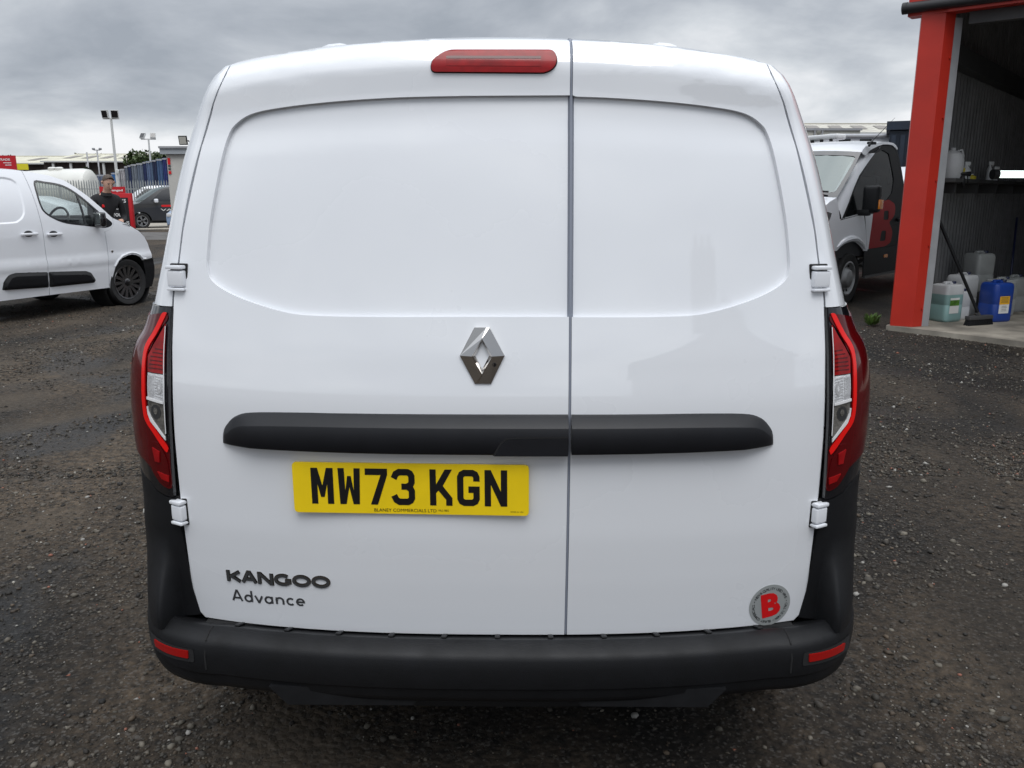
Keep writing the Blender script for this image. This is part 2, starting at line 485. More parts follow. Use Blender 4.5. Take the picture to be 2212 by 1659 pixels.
# ------------------------------------------------------------------ ground
def ground_mat():
    m = bpy.data.materials.new('gravel_ground'); m.use_nodes = True
    t = m.node_tree; b = t.nodes['Principled BSDF']; n = t.nodes.new; l = t.links.new
    tcn = n('ShaderNodeTexCoord')
    a = n('ShaderNodeTexNoise'); a.inputs['Scale'].default_value = 0.55; a.inputs['Detail'].default_value = 5; a.inputs['Distortion'].default_value = 0.6
    c = n('ShaderNodeTexNoise'); c.inputs['Scale'].default_value = 24; c.inputs['Detail'].default_value = 8; c.inputs['Roughness'].default_value = 0.7
    v = n('ShaderNodeTexVoronoi'); v.inputs['Scale'].default_value = 120
    v2 = n('ShaderNodeTexVoronoi'); v2.inputs['Scale'].default_value = 42
    for x in (c, v, v2): l(tcn.outputs['Object'], x.inputs['Vector'])
    mp = n('ShaderNodeMapping'); mp.inputs['Rotation'].default_value = (0, 0, 0.35); mp.inputs['Scale'].default_value = (1.7, 0.75, 1)
    l(tcn.outputs['Object'], mp.inputs['Vector']); l(mp.outputs[0], a.inputs['Vector'])
    r1 = n('ShaderNodeValToRGB'); r1.color_ramp.elements[0].position = 0.34; r1.color_ramp.elements[0].color = (0.006, 0.0051, 0.0043, 1)
    r1.color_ramp.elements[1].position = 0.66; r1.color_ramp.elements[1].color = (0.060, 0.046, 0.032, 1)
    l(a.outputs[0], r1.inputs[0])
    r2 = n('ShaderNodeValToRGB'); r2.color_ramp.elements[0].position = 0.36; r2.color_ramp.elements[0].color = (0.22, 0.22, 0.22, 1)
    r2.color_ramp.elements[1].position = 0.68; r2.color_ramp.elements[1].color = (2.3, 2.2, 2.1, 1)
    l(c.outputs[0], r2.inputs[0])
    mx = n('ShaderNodeMix'); mx.data_type = 'RGBA'; mx.blend_type = 'MULTIPLY'; mx.inputs[0].default_value = 1
    l(r1.outputs[0], mx.inputs[6]); l(r2.outputs[0], mx.inputs[7])
    # pale grit picked out cell by cell
    r3 = n('ShaderNodeValToRGB'); r3.color_ramp.elements[0].position = 0.80; r3.color_ramp.elements[0].color = (0, 0, 0, 1)
    r3.color_ramp.elements[1].position = 0.98; r3.color_ramp.elements[1].color = (1, 1, 1, 1)
    sp = n('ShaderNodeSeparateColor'); l(v.outputs['Color'], sp.inputs[0]); l(sp.outputs[0], r3.inputs[0])
    gm = n('ShaderNodeMath'); gm.operation = 'MULTIPLY'; gm.inputs[1].default_value = 0.5; l(r3.outputs[0], gm.inputs[0])
    mx2 = n('ShaderNodeMix'); mx2.data_type = 'RGBA'; l(gm.outputs[0], mx2.inputs[0]); l(mx.outputs[2], mx2.inputs[6])
    mx2.inputs[7].default_value = (0.13, 0.122, 0.112, 1)
    # darker surface on the workshop side of the yard
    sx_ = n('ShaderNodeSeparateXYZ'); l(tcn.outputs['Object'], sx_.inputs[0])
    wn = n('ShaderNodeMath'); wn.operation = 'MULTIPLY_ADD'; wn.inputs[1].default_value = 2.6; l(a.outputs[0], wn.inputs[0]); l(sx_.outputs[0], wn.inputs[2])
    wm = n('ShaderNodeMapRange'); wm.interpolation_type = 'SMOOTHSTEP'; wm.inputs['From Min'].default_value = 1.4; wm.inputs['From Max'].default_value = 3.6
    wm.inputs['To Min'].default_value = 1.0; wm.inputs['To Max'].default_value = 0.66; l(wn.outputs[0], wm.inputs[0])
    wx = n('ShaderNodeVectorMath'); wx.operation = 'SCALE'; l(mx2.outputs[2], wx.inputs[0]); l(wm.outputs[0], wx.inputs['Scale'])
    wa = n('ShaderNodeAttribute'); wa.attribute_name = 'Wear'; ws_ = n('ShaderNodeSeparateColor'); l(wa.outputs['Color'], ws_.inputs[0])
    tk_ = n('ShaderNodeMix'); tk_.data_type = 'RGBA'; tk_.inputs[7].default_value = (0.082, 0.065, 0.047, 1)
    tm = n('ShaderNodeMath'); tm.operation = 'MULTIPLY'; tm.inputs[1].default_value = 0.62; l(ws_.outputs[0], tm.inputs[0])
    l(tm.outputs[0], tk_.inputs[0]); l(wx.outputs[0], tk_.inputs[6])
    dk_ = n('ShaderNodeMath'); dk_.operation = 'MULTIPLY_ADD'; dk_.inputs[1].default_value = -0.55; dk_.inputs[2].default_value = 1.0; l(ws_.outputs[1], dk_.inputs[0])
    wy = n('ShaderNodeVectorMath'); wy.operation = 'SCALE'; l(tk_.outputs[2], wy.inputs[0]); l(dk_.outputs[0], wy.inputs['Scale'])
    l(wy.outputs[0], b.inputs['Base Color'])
    rr = n('ShaderNodeMapRange'); rr.inputs['From Min'].default_value = 0.0; rr.inputs['From Max'].default_value = 1.0
    rr.inputs['To Min'].default_value = 0.88; rr.inputs['To Max'].default_value = 0.42
    l(ws_.outputs[1], rr.inputs[0]); l(rr.outputs[0], b.inputs['Roughness'])
    ad = n('ShaderNodeMath'); ad.operation = 'ADD'; l(c.outputs[0], ad.inputs[0])
    m2 = n('ShaderNodeMath'); m2.operation = 'MULTIPLY'; m2.inputs[1].default_value = -0.8; l(v2.outputs[0], m2.inputs[0]); l(m2.outputs[0], ad.inputs[1])
    bp = n('ShaderNodeBump'); bp.inputs['Strength'].default_value = 0.9; bp.inputs['Distance'].default_value = 0.02
    l(ad.outputs[0], bp.inputs['Height']); l(bp.outputs[0], b.inputs['Normal'])
    b.inputs['Specular IOR Level'].default_value = 0.35
    return m
GROUND = ground_mat()
TRACKS = ((-8.55, .88, .26), (-6.75, .88, .24), (-10.4, .88, .28), (10.9, -1.44, .30), (8.7, -1.44, .26))
def track_mask(x, y):
    """(packed pale wheel track, damp dark strip), 0..1 each"""
    a = b = 0.0
    br = 0.62 + 0.9*noise.noise(Vector((x*0.7, y*0.7, 2.2)))
    for i, (x0, k, wd) in enumerate(TRACKS):
        d = (x - (x0 + k*y + 0.25*math.sin(y*0.5 + x0)))/wd
        m = math.exp(-d*d)*min(1, max(0, br))
        m2 = math.exp(-(d-1.5)**2)*min(1, max(0, br))
        if i < 3: a = max(a, m); b = max(b, .6*m2)
        else: b = max(b, m); a = max(a, .35*m2)
    n_ = noise.noise(Vector((x*0.85+3, y*0.85, 9.1))) + .5*noise.noise(Vector((x*2.3, y*2.3, 5.5)))
    b = max(b, sst((n_-.22)/.22))
    a = max(a, .7*sst((-n_-.22)/.25))
    if x > 0: a *= .35
    return a, b*(1-a)
def rut(x, y):
    """shallow wheel tracks and lumps in the yard surface"""
    h = 0.016*noise.noise(Vector((x*0.9, y*0.9, 0.3))) + 0.008*noise.noise(Vector((x*2.7, y*2.7, 4.1)))
    for x0, k, wd in TRACKS:
        d = (x - (x0 + k*y + 0.25*math.sin(y*0.5 + x0)))/wd
        h -= 0.016*math.exp(-d*d)*(1 if abs(d) < 4 else 0)
        d2 = abs(d)-1.7
        h += 0.008*math.exp(-d2*d2*2)
    fade = max(0.0, 1-max(0, math.hypot(x, y-4)-10)/8)
    return h*fade
gx = sorted(set([round(-9+0.09*i, 3) for i in range(201)]) | set([-3000, -800, -250, -100, -50, -25, -14, 14, 25, 50, 100, 250, 800, 3000]))
gy = sorted(set([round(-2+0.09*i, 3) for i in range(190)]) | set([-600, -100, -30, -10, -4, 17, 22, 30, 45, 70, 120, 250, 700, 3500]))
gm_ = MB()
vs = [(x, y, rut(x, y) if (-9 <= x <= 9.01 and -2 <= y <= 15.1) else 0.0) for y in gy for x in gx]
nx = len(gx)
fs = [(j*nx+i, j*nx+i+1, (j+1)*nx+i+1, (j+1)*nx+i) for j in range(len(gy)-1) for i in range(nx-1)]
gm_.add(vs, fs, 0, True)
gob = gm_.build('ground', GROUND, None, fix=False, kind='structure')
_at = gob.data.color_attributes.new('Wear', 'FLOAT_COLOR', 'POINT')
_cc = np.zeros((len(vs), 4), np.float32)
for i_, p_ in enumerate(vs):
    if abs(p_[0]) < 14 and -2.1 < p_[1] < 22: _cc[i_, :2] = track_mask(p_[0], p_[1])
_at.data.foreach_set('color', _cc.reshape(-1))

CONC = mat('concrete', (0.36, 0.33, 0.28), rough=0.85, var=0.35, scale=1.3, bump=0.25, bscale=60)
ASPH = mat('asphalt', (0.13, 0.125, 0.12), rough=0.85, var=0.3, scale=2, bump=0.3, bscale=80)
pv = MB(); pv.box((-25, 44.5, -0.02), (46, 19, 0.09))
pv.build('pavement', CONC, None, kind='structure')
pv = MB(); pv.box((-16, 29.6, -0.042), (16, 5.6, 0.09))
pv.build('path', ASPH, None, kind='structure')

# loose stones: one mesh, thousands of faceted pebbles with their own colours
def stone_set(n, y0, y1, pw, sub_, smin, smed, sig, thr):
    ico = bmesh.new()
    if sub_: bmesh.ops.create_icosphere(ico, subdivisions=1, radius=1)
    else:
        vs_ = [ico.verts.new(p) for p in ((1, 0, 0), (-.4, .9, 0), (-.5, -.8, 0), (.2, .1, 1), (-.1, -.1, -1))]
        for f in ((0, 1, 3), (1, 2, 3), (2, 0, 3), (1, 0, 4), (2, 1, 4), (0, 2, 4)): ico.faces.new([vs_[i] for i in f])
    ico.verts.index_update()
    base = np.array([v.co[:] for v in ico.verts]); tri = np.array([[v.index for v in f.verts] for f in ico.faces]); ico.free()
    nv = len(base)
    y = y0 + (y1-y0)*RNG.random(n)**pw
    x = (RNG.random(n)*2-1)*(1.55+0.70*y)
    keep = (np.abs(x) > 0.80) | (y < 2.2)                          # nothing hidden behind the van's body
    x = x[keep]; y = y[keep]; n = len(x)
    cl = np.array([noise.noise(Vector((a*0.8, b*0.8, 7.7))) + 0.6*noise.noise(Vector((a*2.5, b*2.5, 1.2))) for a, b in zip(x, y)])
    tmk = np.array([track_mask(a, b)[0] for a, b in zip(x, y)])
    keep = cl + RNG.normal(0, 0.30, n) - .9*tmk > thr
    x = x[keep]; y = y[keep]
    keep = ~((x > 4.2) & ((x-4.2)*0.762+(y-7.85)*0.647 > -0.05))     # not on the workshop slab
    x = x[keep]; y = y[keep]; n = len(x)
    s = np.clip(np.exp(RNG.normal(math.log(smed), sig, n)), smin, 0.017)
    z = np.array([rut(a, b) for a, b in zip(x, y)])
    ang = RNG.random(n)*6.283
    sc = np.stack([s*(0.8+0.6*RNG.random(n)), s*(0.7+0.5*RNG.random(n)), s*(0.45+0.35*RNG.random(n))], 1)
    P = base[None]*(1+RNG.normal(0, 0.18, (n, nv))[:, :, None])*sc[:, None, :]
    c, s_ = np.cos(ang)[:, None], np.sin(ang)[:, None]
    V = np.stack([P[..., 0]*c-P[..., 1]*s_ + x[:, None], P[..., 0]*s_+P[..., 1]*c + y[:, None], P[..., 2] + (z+sc[:, 2]*0.35)[:, None]], -1)
    F_ = (tri[None]+(np.arange(n)*nv)[:, None, None]).reshape(-1, 3)
    pal = np.array([(0.10, 0.095, 0.088), (0.15, 0.14, 0.13), (0.075, 0.07, 0.066), (0.125, 0.10, 0.08), (0.20, 0.19, 0.175), (0.05, 0.046, 0.044), (0.035, 0.032, 0.03)])
    col = pal[RNG.integers(0, len(pal), n)]*(0.26+0.52*RNG.random((n, 1)))*np.array((1.0, .94, .82))
    odd = RNG.random(n); col[odd > 0.9985] = (0.36, 0.34, 0.30); col[(odd > .965) & (odd < .985)] = (0.27, 0.26, 0.24); col[odd < 0.006] = (0.22, 0.09, 0.06)
    cc = np.ones((n, nv, 4), np.float32); cc[..., :3] = col[:, None, :]
    return V.reshape(-1, 3), F_, cc.reshape(-1, 4)
def stones():
    parts = [stone_set(26000, 0.05, 3.6, 1.0, True, .0026, .0048, .48, -.12), stone_set(60000, 0.05, 5.0, 1.1, False, .0015, .0030, .40, -.30),
             stone_set(150000, 2.6, 13.0, 1.35, False, .0035, .0068, .48, -.22)]
    k = 0; Vs = []; Fs = []; Cs = []
    for V, F_, C_ in parts:
        Vs.append(V); Fs.append(F_+k); Cs.append(C_); k += len(V)
    V = np.concatenate(Vs); F_ = np.concatenate(Fs); C_ = np.concatenate(Cs)
    me = bpy.data.meshes.new('gravel')
    me.vertices.add(len(V)); me.vertices.foreach_set('co', V.reshape(-1).astype(np.float32))
    me.loops.add(len(F_)*3); me.loops.foreach_set('vertex_index', F_.reshape(-1).astype(np.int32))
    me.polygons.add(len(F_)); me.polygons.foreach_set('loop_start', (np.arange(len(F_))*3).astype(np.int32))
    at = me.color_attributes.new('Col', 'FLOAT_COLOR', 'POINT')
    at.data.foreach_set('color', C_.reshape(-1))
    me.update(); me.validate()
    m = mat('pebble', (0.1, 0.1, 0.1), rough=0.7, spec=0.4)
    an = m.node_tree.nodes.new('ShaderNodeAttribute'); an.attribute_name = 'Col'
    m.node_tree.links.new(an.outputs['Color'], m.node_tree.nodes['Principled BSDF'].inputs['Base Color'])
    new_obj('gravel', me, m, None, kind='stuff')
stones()
# ------------------------------------------------------------------ the panel van in front
PROF = pchip([.3, .52, .60, .66, .685, .72, .775, .80, .95, 1.05, 1.15, 1.25, 1.60, 1.68, 1.72, 1.76, 1.79, 1.815, 1.832, 1.842, 1.85],
             [.035, .023, .0150, .0090, .0070, .0042, .0008, 0.0002, -.002, 0, .012, .030, .098, .117, .122, .1225, .131, .155, .19, .25, .33])
def Rk(x, z):
    zc = z+.042*(abs(x)/.58)**2.2*sst((z-1.45)/.3)
    return PROF(zc)+.07*(abs(x)/.69)**2.6
def FX(x, z): return (x, Rk(x, z), z)
GAP = [(0.5823, 1.79), (0.5844, 1.757), (0.5946, 1.7332), (0.6126, 1.6961), (0.643, 1.6072), (0.6859, 1.4299), (0.6966, 1.3607), (0.7090, 1.302), (0.7115, 1.2841), (0.7171, 1.1772), (0.7186, 1.1044), (0.7232, 0.9754), (0.7240, 0.8352), (0.7225, 0.7575), (0.7220, 0.66)]
SIL = [(.592, 1.80), (.608, 1.79), (.643, 1.762), (.668, 1.718), (.711, 1.6155), (.763, 1.41), (.799, 1.27), (.808, 1.243), (.823, 1.205), (.841, 1.179), (.851, 1.158), (.859, 1.129), (.864, 1.089), (.8665, 1.04), (.867, .978), (.865, .93), (.862, .89), (.861, .846), (.862, .80), (.868, .726), (.868, .67), (.869, .62), (.871, .56), (.873, .51), (.873, .3)]
XD = pchip([z for x, z in GAP[::-1]], [x for x, z in GAP[::-1]])
XS = pchip([z for x, z in SIL[::-1]], [x for x, z in SIL[::-1]])
def FCs(sx):
    def F(u, z):
        a = min(max(u, 0), 1)*math.pi/2
        xd = XD(z); xs = XS(z)
        x = xd+(xs-xd)*math.sin(a); y = Rk(xd, z)+.17*(1-math.cos(a))+max(0, u-1)*1.0
        if u < 0: x += u*.15
        return (sx*x, y, z)
    return F
HB = (0, -1, 0)
van = thing('panel_van', 'large white panel van in front with yellow number plate and closed twin rear doors', 'van', (0, 0, 0), R_(-0.6))
van.scale = (1.003, 1, 1)

def ztop(x): return 1.841-.042*(abs(x)/.58)**2.2
OUT = [(0.6965, 0.5235), (0.7115, 0.540), (0.7185, 0.571), (0.7205, 0.62)] + [(x-.002, z) for x, z in GAP[::-1]]
REC = [(0.0694, 1.7065), (0.20, 1.704), (0.3069, 1.699), (0.40, 1.692), (0.4607, 1.6855), (0.505, 1.679), (0.537, 1.6695), (0.5617, 1.6535), (0.5764, 1.6355), (0.5901, 1.5958), (0.6077, 1.5162), (0.6212, 1.4432), (0.6285, 1.3767), (0.6285, 1.3493), (0.6195, 1.325), (0.5887, 1.3037), (0.5343, 1.282), (0.4636, 1.263), (0.4158, 1.2555), (0.35, 1.2535), (0.266, 1.2532), (0.0702, 1.2544)]
def rear_door(sx, gx):
    """sx=-1: wide door; +1: narrow door.  gx: x of the edge at the centre gap"""
    ex = sx*gx                                                       # edge x in the mirrored frame where the door lies at +x
    top = [(ex+(0.5795-ex)*i/14, 0) for i in range(15)]
    top = [(x, ztop(x)-.0005) for x, _ in top]
    outer = OUT[::-1][1:]
    bot = [(0.6965+(ex-0.6965)*i/10, 0.5225) for i in range(1, 11)]
    rec = smooth_poly(REC, 4, closed=False)
    if sx > 0: rec = [p for p in rec if p[0] > ex+.004]
    rec = [(ex, 1.7075)] + rec + [(ex, 1.2545)]
    inner = inset(rec, 0.0115, closed=False)
    inner[0] = (ex, inner[0][1]); inner[-1] = (ex, inner[-1][1])
    ring = top + outer + bot + rec[::-1]
    F = (lambda u, v: FX(sx*u, v))
    d = patch('rear_door', ring, F, HB, PAINT, van, step=(0.035, 0.018), off=0.0, thick=0.022)
    bv = bevel_rows(rec, inner, F, HB, 0.0, -0.0105, False, prof=(0, .1, .25, .4, .6, .75, .9, 1))
    me = bv.mesh('recess_edge'); new_obj('recess_edge', me, PAINT, d)
    patch('recessed_panel', inner, F, HB, PAINT, d, step=(0.035, 0.018), off=-0.0105, thick=0.0)
    return d
door_l = rear_door(-1, 0.1520)
door_r = rear_door(1, 0.1580)

# centre seal, outer gap backing
sb = MB()
zs_ = [0.522+(1.83-0.522)*i/40 for i in range(41)]
sb.loft([[Vector(FX(x, z))+Vector((0, o, 0)) for x, o in ((.146, .016), (.1515, .005), (.1530, .0020), (.1570, .0020), (.1585, .005), (.164, .016))] for z in zs_])
sb.build('door_seal', SEAL, van)
for sx in (-1, 1):
    gb = MB()
    zs_ = [0.54+(1.80-0.54)*i/40 for i in range(41)]
    gb.loft([[Vector(FX(sx*(XD(z)-.05), z))+Vector((0, .02, 0)), Vector(FX(sx*(XD(z)+.006), z))+Vector((0, .016, 0)), Vector(FX(sx*(XD(z)+.012), z))+Vector((0, .07, 0))] for z in zs_], smooth=False)
    gb.build('door_frame', PAINT, van)
gb = MB(); gb.box((0, .10, .505), (1.38, .06, .03)); gb.build('door_sill', DARK, van)

# body: corner pillars, sides, roof
bd = MB()
for sx in (-1, 1):
    F = FCs(sx)
    zs_ = [1.2655+(1.80-1.2655)*i/26 for i in range(27)]
    us = [.015, .06, .12, .2, .3, .42, .55, .68, .8, .9, 1.0]
    bd.loft([[Vector(F(u, z)) for u in us] for z in zs_])
    bd.loft([[Vector(F(.015, z)), Vector(F(.015, z))+Vector((-sx*.004, .05, 0))] for z in zs_])
    zz_ = [0.34+(1.80-0.34)*i/30 for i in range(31)]
    st = [None, .75, 1.2, 1.8, 2.6, 2.9, 3.2, 3.5, 3.8, 4.15, 4.35, 4.42]
    tops = [None, 1.80, 1.80, 1.80, 1.79, 1.74, 1.55, 1.32, 1.10, 1.02, .93, .8]
    inw = [0, 0, .0, .0, .0, .0, .0, .02, .04, .10, .25, .40]
    rings = []
    for s_, tz, iw in zip(st, tops, inw):
        r = []
        for z in zz_:
            p = Vector(F(1.0, z))
            if s_ is not None:
                p.y = s_; p.z = .34+(z-.34)*(tz-.34)/(1.80-.34); p.x -= sx*iw
            r.append(p)
        rings.append(r)
    bd.loft(rings)
xs_ = [-.57+1.14*i/28 for i in range(29)]
cl_ = [Vector(FCs(-1)(u, 1.80)) for u in (1, .75, .5, .25)]; cr_ = [Vector(FCs(1)(u, 1.80)) for u in (.25, .5, .75, 1)]
r0 = cl_ + [Vector((x, Rk(x, ztop(x))+.004, ztop(x)+.001)) for x in xs_] + cr_
rings = [r0]
for s_, tz in ((.6, .006), (1.2, .01), (2.0, .01), (2.6, 0), (2.9, -.05), (3.2, -.24), (3.5, -.47), (3.8, -.69), (4.15, -.77), (4.35, -.86), (4.42, -1.0)):
    rings.append([Vector((p.x, s_, p.z+tz)) for p in r0])
bd.loft(rings)
bd.build('body', PAINT, van, fix=True)
vl_ = MB(); rings = []
for i in range(25):
    x = -.76+1.52*i/24; y = .005+.07*(abs(x)/.69)**2.6+.05*(abs(x)/.76)**6; zb = .335+.07*(abs(x)/.76)**5
    rings.append([Vector((x, y, .44)), Vector((x, y+.005, zb+.02)), Vector((x, y+.02, zb)), Vector((x, y+.30, zb-.01)), Vector((x, y+.34, .44))])
vl_.loft(rings); vl_.build('bumper_valance', DARK, van)
ub = MB(); ub.box((0, 2.35, .40), (1.62, 4.1, .10)); ub.box((0, .42, .44), (1.5, .5, .10)); ub.box((0, 4.30, .55), (1.2, .12, .5))
ub.tube([(-.45, .35, .30), (-.45, 1.1, .30)], .09, 12)
ub.build('underbody', DARK, van)
for sx in (-1, 1):
    rb = MB()
    rings = []
    for y_, hh in ((.315, .002), (.345, .026), (.40, .034), (.8, .034), (2.4, .03), (2.6, .002)):
        zr = lambda x: ztop(x)-.004
        r = []
        for k in range(9):
            t = k/8; x = sx*(.330+.105*t)
            r.append(Vector((x, y_+.06*(t-.5)*0, zr(x)+hh*min(1, 3.2*min(t+.02, 1.02-t)))))
        rings.append(r)
    rb.loft(rings)
    rb.build('roof_rib', PAINT, van)

# black strip with the grab handle
TS = pchip([-.6030, -.6012, -.5911, -.5715, -.5453, -.5, -.369, 0, .16], [.9722, .9932, 1.0139, 1.0325, 1.0422, 1.046, 1.049, 1.0505, 1.0505])
BS = pchip([-.6030, -.3672, -.0155, .16], [.9715, .9695, .969, .969])
def strip(sx, xe):
    mb = MB(); rings = []
    xs_ = [-.6028, -.6022, -.6012, -.598, -.5945, -.591, -.585, -.578, -.5715, -.563, -.554, -.545, -.53, -.51, -.48, -.44, -.40, -.3, -.2, -.1, 0, .05, .10, .15]
    xs_ = [x for x in xs_ if x < xe-.004] + [xe]
    for x in xs_:
        zt, zb = TS(x), BS(x); e = min(1, max(0, (x+.6030)/.075))**.55
        h_ = zt-zb
        row = []
        for z, o in ((zt, 0), (zt-.002*e, .007*e), (zt-.006*e, .012*e), (zt-.021*min(1, h_/.05), .0325*e), (zt-.0225*min(1, h_/.05), .0335*e), (zb+h_*.35, .0332*e), (zb+.006*e, .0325*e), (zb+.001, .029*e), (zb, 0.0)):
            z = max(min(z, zt), zb)
            p = Vector(FX(sx*x if sx < 0 else x, z)); 
            row.append(p+Vector((0, -o, 0)))
        rings.append(row)
    if sx < 0: pass
    mb.loft(rings)
    mb.add(rings[-1], [list(range(9))])
    return mb
def strip_for(sx, xe):
    mb = strip(1, xe)
    if sx > 0: mb.v = [(-p[0], p[1], p[2]) for p in mb.v]
    return mb
t1 = strip_for(-1, .1515).build('door_trim', TRIM, van)
t2 = strip_for(1, -.1585).build('door_trim', TRIM, van)
HP = [(-.004, .9688), (.003, .980), (.012, .996), (.024, 1.0045), (.04, 1.0065), (.1505, 1.0075), (.1505, .9688)]
FXo = lambda u, v: (u, Rk(u, v)-.0336, v)
patch('grab_handle', HP, FXo, HB, TRIM, t1, step=(.05, .03), off=.0012, thick=.004)
gv = inset(HP[:6], .0022, closed=False)
patch('handle_groove', stroke(gv, .0035), FXo, HB, DARK, t1, step=(.05, .03), off=.0006, thick=.0)

# number plate
pl = pt('number_plate', van)
pr = MB()
ang = R_(0.15); PC = Vector((-.1865, -.0040, .8845))
ex = Vector((math.cos(ang), -.040, math.sin(ang))).normalized()*.985; ez = Vector((-math.sin(ang), 0, math.cos(ang))); ny = Vector((-.040, -1, 0)).normalized()
pr.prism(round_poly([(-.26, -.0575), (.26, -.0575), (.26, .0575), (-.26, .0575)], .010), PC-ny*.004, ex, ez, ny*.006)
pr.build('plate_board', PLATE, pl)
G5 = {'M': [[(0, 0), (0, 79), (15, 79), (25, 40), (35, 79), (50, 79), (50, 0), (36, 0), (36, 44), (29, 15), (21, 15), (14, 44), (14, 0)]],
      'W': [[(0, 79), (14, 79), (15.5, 30), (21, 62), (29, 62), (34.5, 30), (36, 79), (50, 79), (47, 0), (33, 0), (25, 38), (17, 0), (3, 0)]],
      '7': [[(0, 79), (50, 79), (50, 66), (27, 0), (11, 0), (35, 65), (0, 65)]],
      'K': [[(0, 0), (0, 79), (14, 79), (14, 46), (34, 79), (50, 79), (29, 43), (50, 17), (50, 0), (36, 0), (36, 13), (19, 33), (14, 27), (14, 0)]],
      'N': [[(0, 0), (0, 79), (14, 79), (36, 32), (36, 79), (50, 79), (50, 0), (36, 0), (14, 47), (14, 0)]],
      '3': [stroke([(3, 58), (8, 68), (15, 72), (34, 72), (40, 69), (43, 63), (43, 50), (40, 44), (34, 41)], 14),
            stroke([(34, 39.5), (40, 37), (43, 31), (43, 16), (40, 10), (34, 7), (15, 7), (8, 11), (3, 21)], 14), [(20, 34), (36, 34), (36, 47), (20, 47)]],
      'G': [stroke([(43, 54), (43, 63), (40, 69), (34, 72), (16, 72), (10, 69), (7, 63), (7, 16), (10, 10), (16, 7), (34, 7), (40, 10), (43, 16), (43, 36), (25, 36)], 14)]}
lt = MB(); cxp = -.219
kx = .001*.985; kz = .001*1.04
for ch in 'MW73 KGN':
    if ch == ' ': cxp += .022; continue
    for i, poly in enumerate(G5[ch]):
        lt.prism([(cxp+p[0]*kx, -.0365+p[1]*kz) for p in poly], PC+ny*.0021, ex, ez, ny*(.0006+.00012*i))
    cxp += .061*.985
for s_, x_, z_, w_, h_, b_ in (('BLANEY COMMERCIALS LTD', -.012, -.0488, .138, .0074, .0), ('ML2 9BG', .073, -.0478, .022, .0045, .0), ('NPS BS AU 145e', .234, -.0485, .028, .003, 0)):
    v_, f_ = fit_text(s_, w_, h_, bold=b_)
    lt.add(on_frame([(a, b, 0) for a, b, c in v_], PC+ex*x_+ez*z_+ny*.0026, ex, ez, ny), f_)
lt.build('plate_lettering', PRINT, pl)

# diamond badge
dm = MB()
ec = Vector((-.0297, Rk(-.03, 1.175), 1.1752)); sl = .115   # lean of the skin at that height
def ep(x, z, o): return ec+Vector((x, sl*z-o, z))
Oo = [(-.0165, .0585), (.0155, .0585), (.047, .0), (.0185, -.059), (-.0155, -.059), (-.047, .0)]
In = [(0, .037), (.0215, 0), (0, -.037), (-.0215, 0)]
Ho = [(0, .029), (.0145, 0), (0, -.029), (-.0145, 0)]
o1, o2 = .006, .0145
faces = [([Oo[0], (.009, .0585), In[0], In[3], Oo[5]], [o1, o1, o2, o2, o1]), ([(.009, .0585), Oo[1], Oo[2], In[1], In[0]], [o1, o1, o1, o2, o2]),
         ([Oo[2], Oo[3], (-.009, -.059), In[2], In[1]], [o1, o1, o1, o2, o2]), ([(-.009, -.059), Oo[4], Oo[5], In[3], In[2]], [o1, o1, o1, o2, o2])]
for P_, O_ in faces: dm.add([ep(p[0], p[1], o) for p, o in zip(P_, O_)], [list(range(len(P_)))])
for i in range(6): dm.add([ep(*Oo[i], o1), ep(*Oo[(i+1) % 6], o1), ep(*Oo[(i+1) % 6], -.006), ep(*Oo[i], -.006)], [(0, 1, 2, 3)])
for i in range(4): dm.add([ep(*In[i], o2), ep(*In[(i+1) % 4], o2), ep(*Ho[(i+1) % 4], .006), ep(*Ho[i], .006)], [(0, 1, 2, 3)]); dm.add([ep(*Ho[i], .006), ep(*Ho[(i+1) % 4], .006), ep(*Ho[(i+1) % 4], -.004), ep(*Ho[i], -.004)], [(0, 1, 2, 3)])
me = bpy.data.meshes.new('diamond_badge'); me.from_pydata(dm.v, [], dm.f); me.update()
bm = bmesh.new(); bm.from_mesh(me); bmesh.ops.remove_doubles(bm, verts=bm.verts, dist=1e-5); bmesh.ops.recalc_face_normals(bm, faces=bm.faces); bm.to_mesh(me); bm.free()
bdg = new_obj('diamond_badge', me, CHROME, van)
kb = MB(); kb.lathe([(.0042, 0), (.0042, .0025), (.0032, .0025), (.0030, .0012), (0, .0012)], ep(.026, -.018, .0095), (0, -1, 0), 16)
kb.build('lock_button', GLOSSB, bdg)

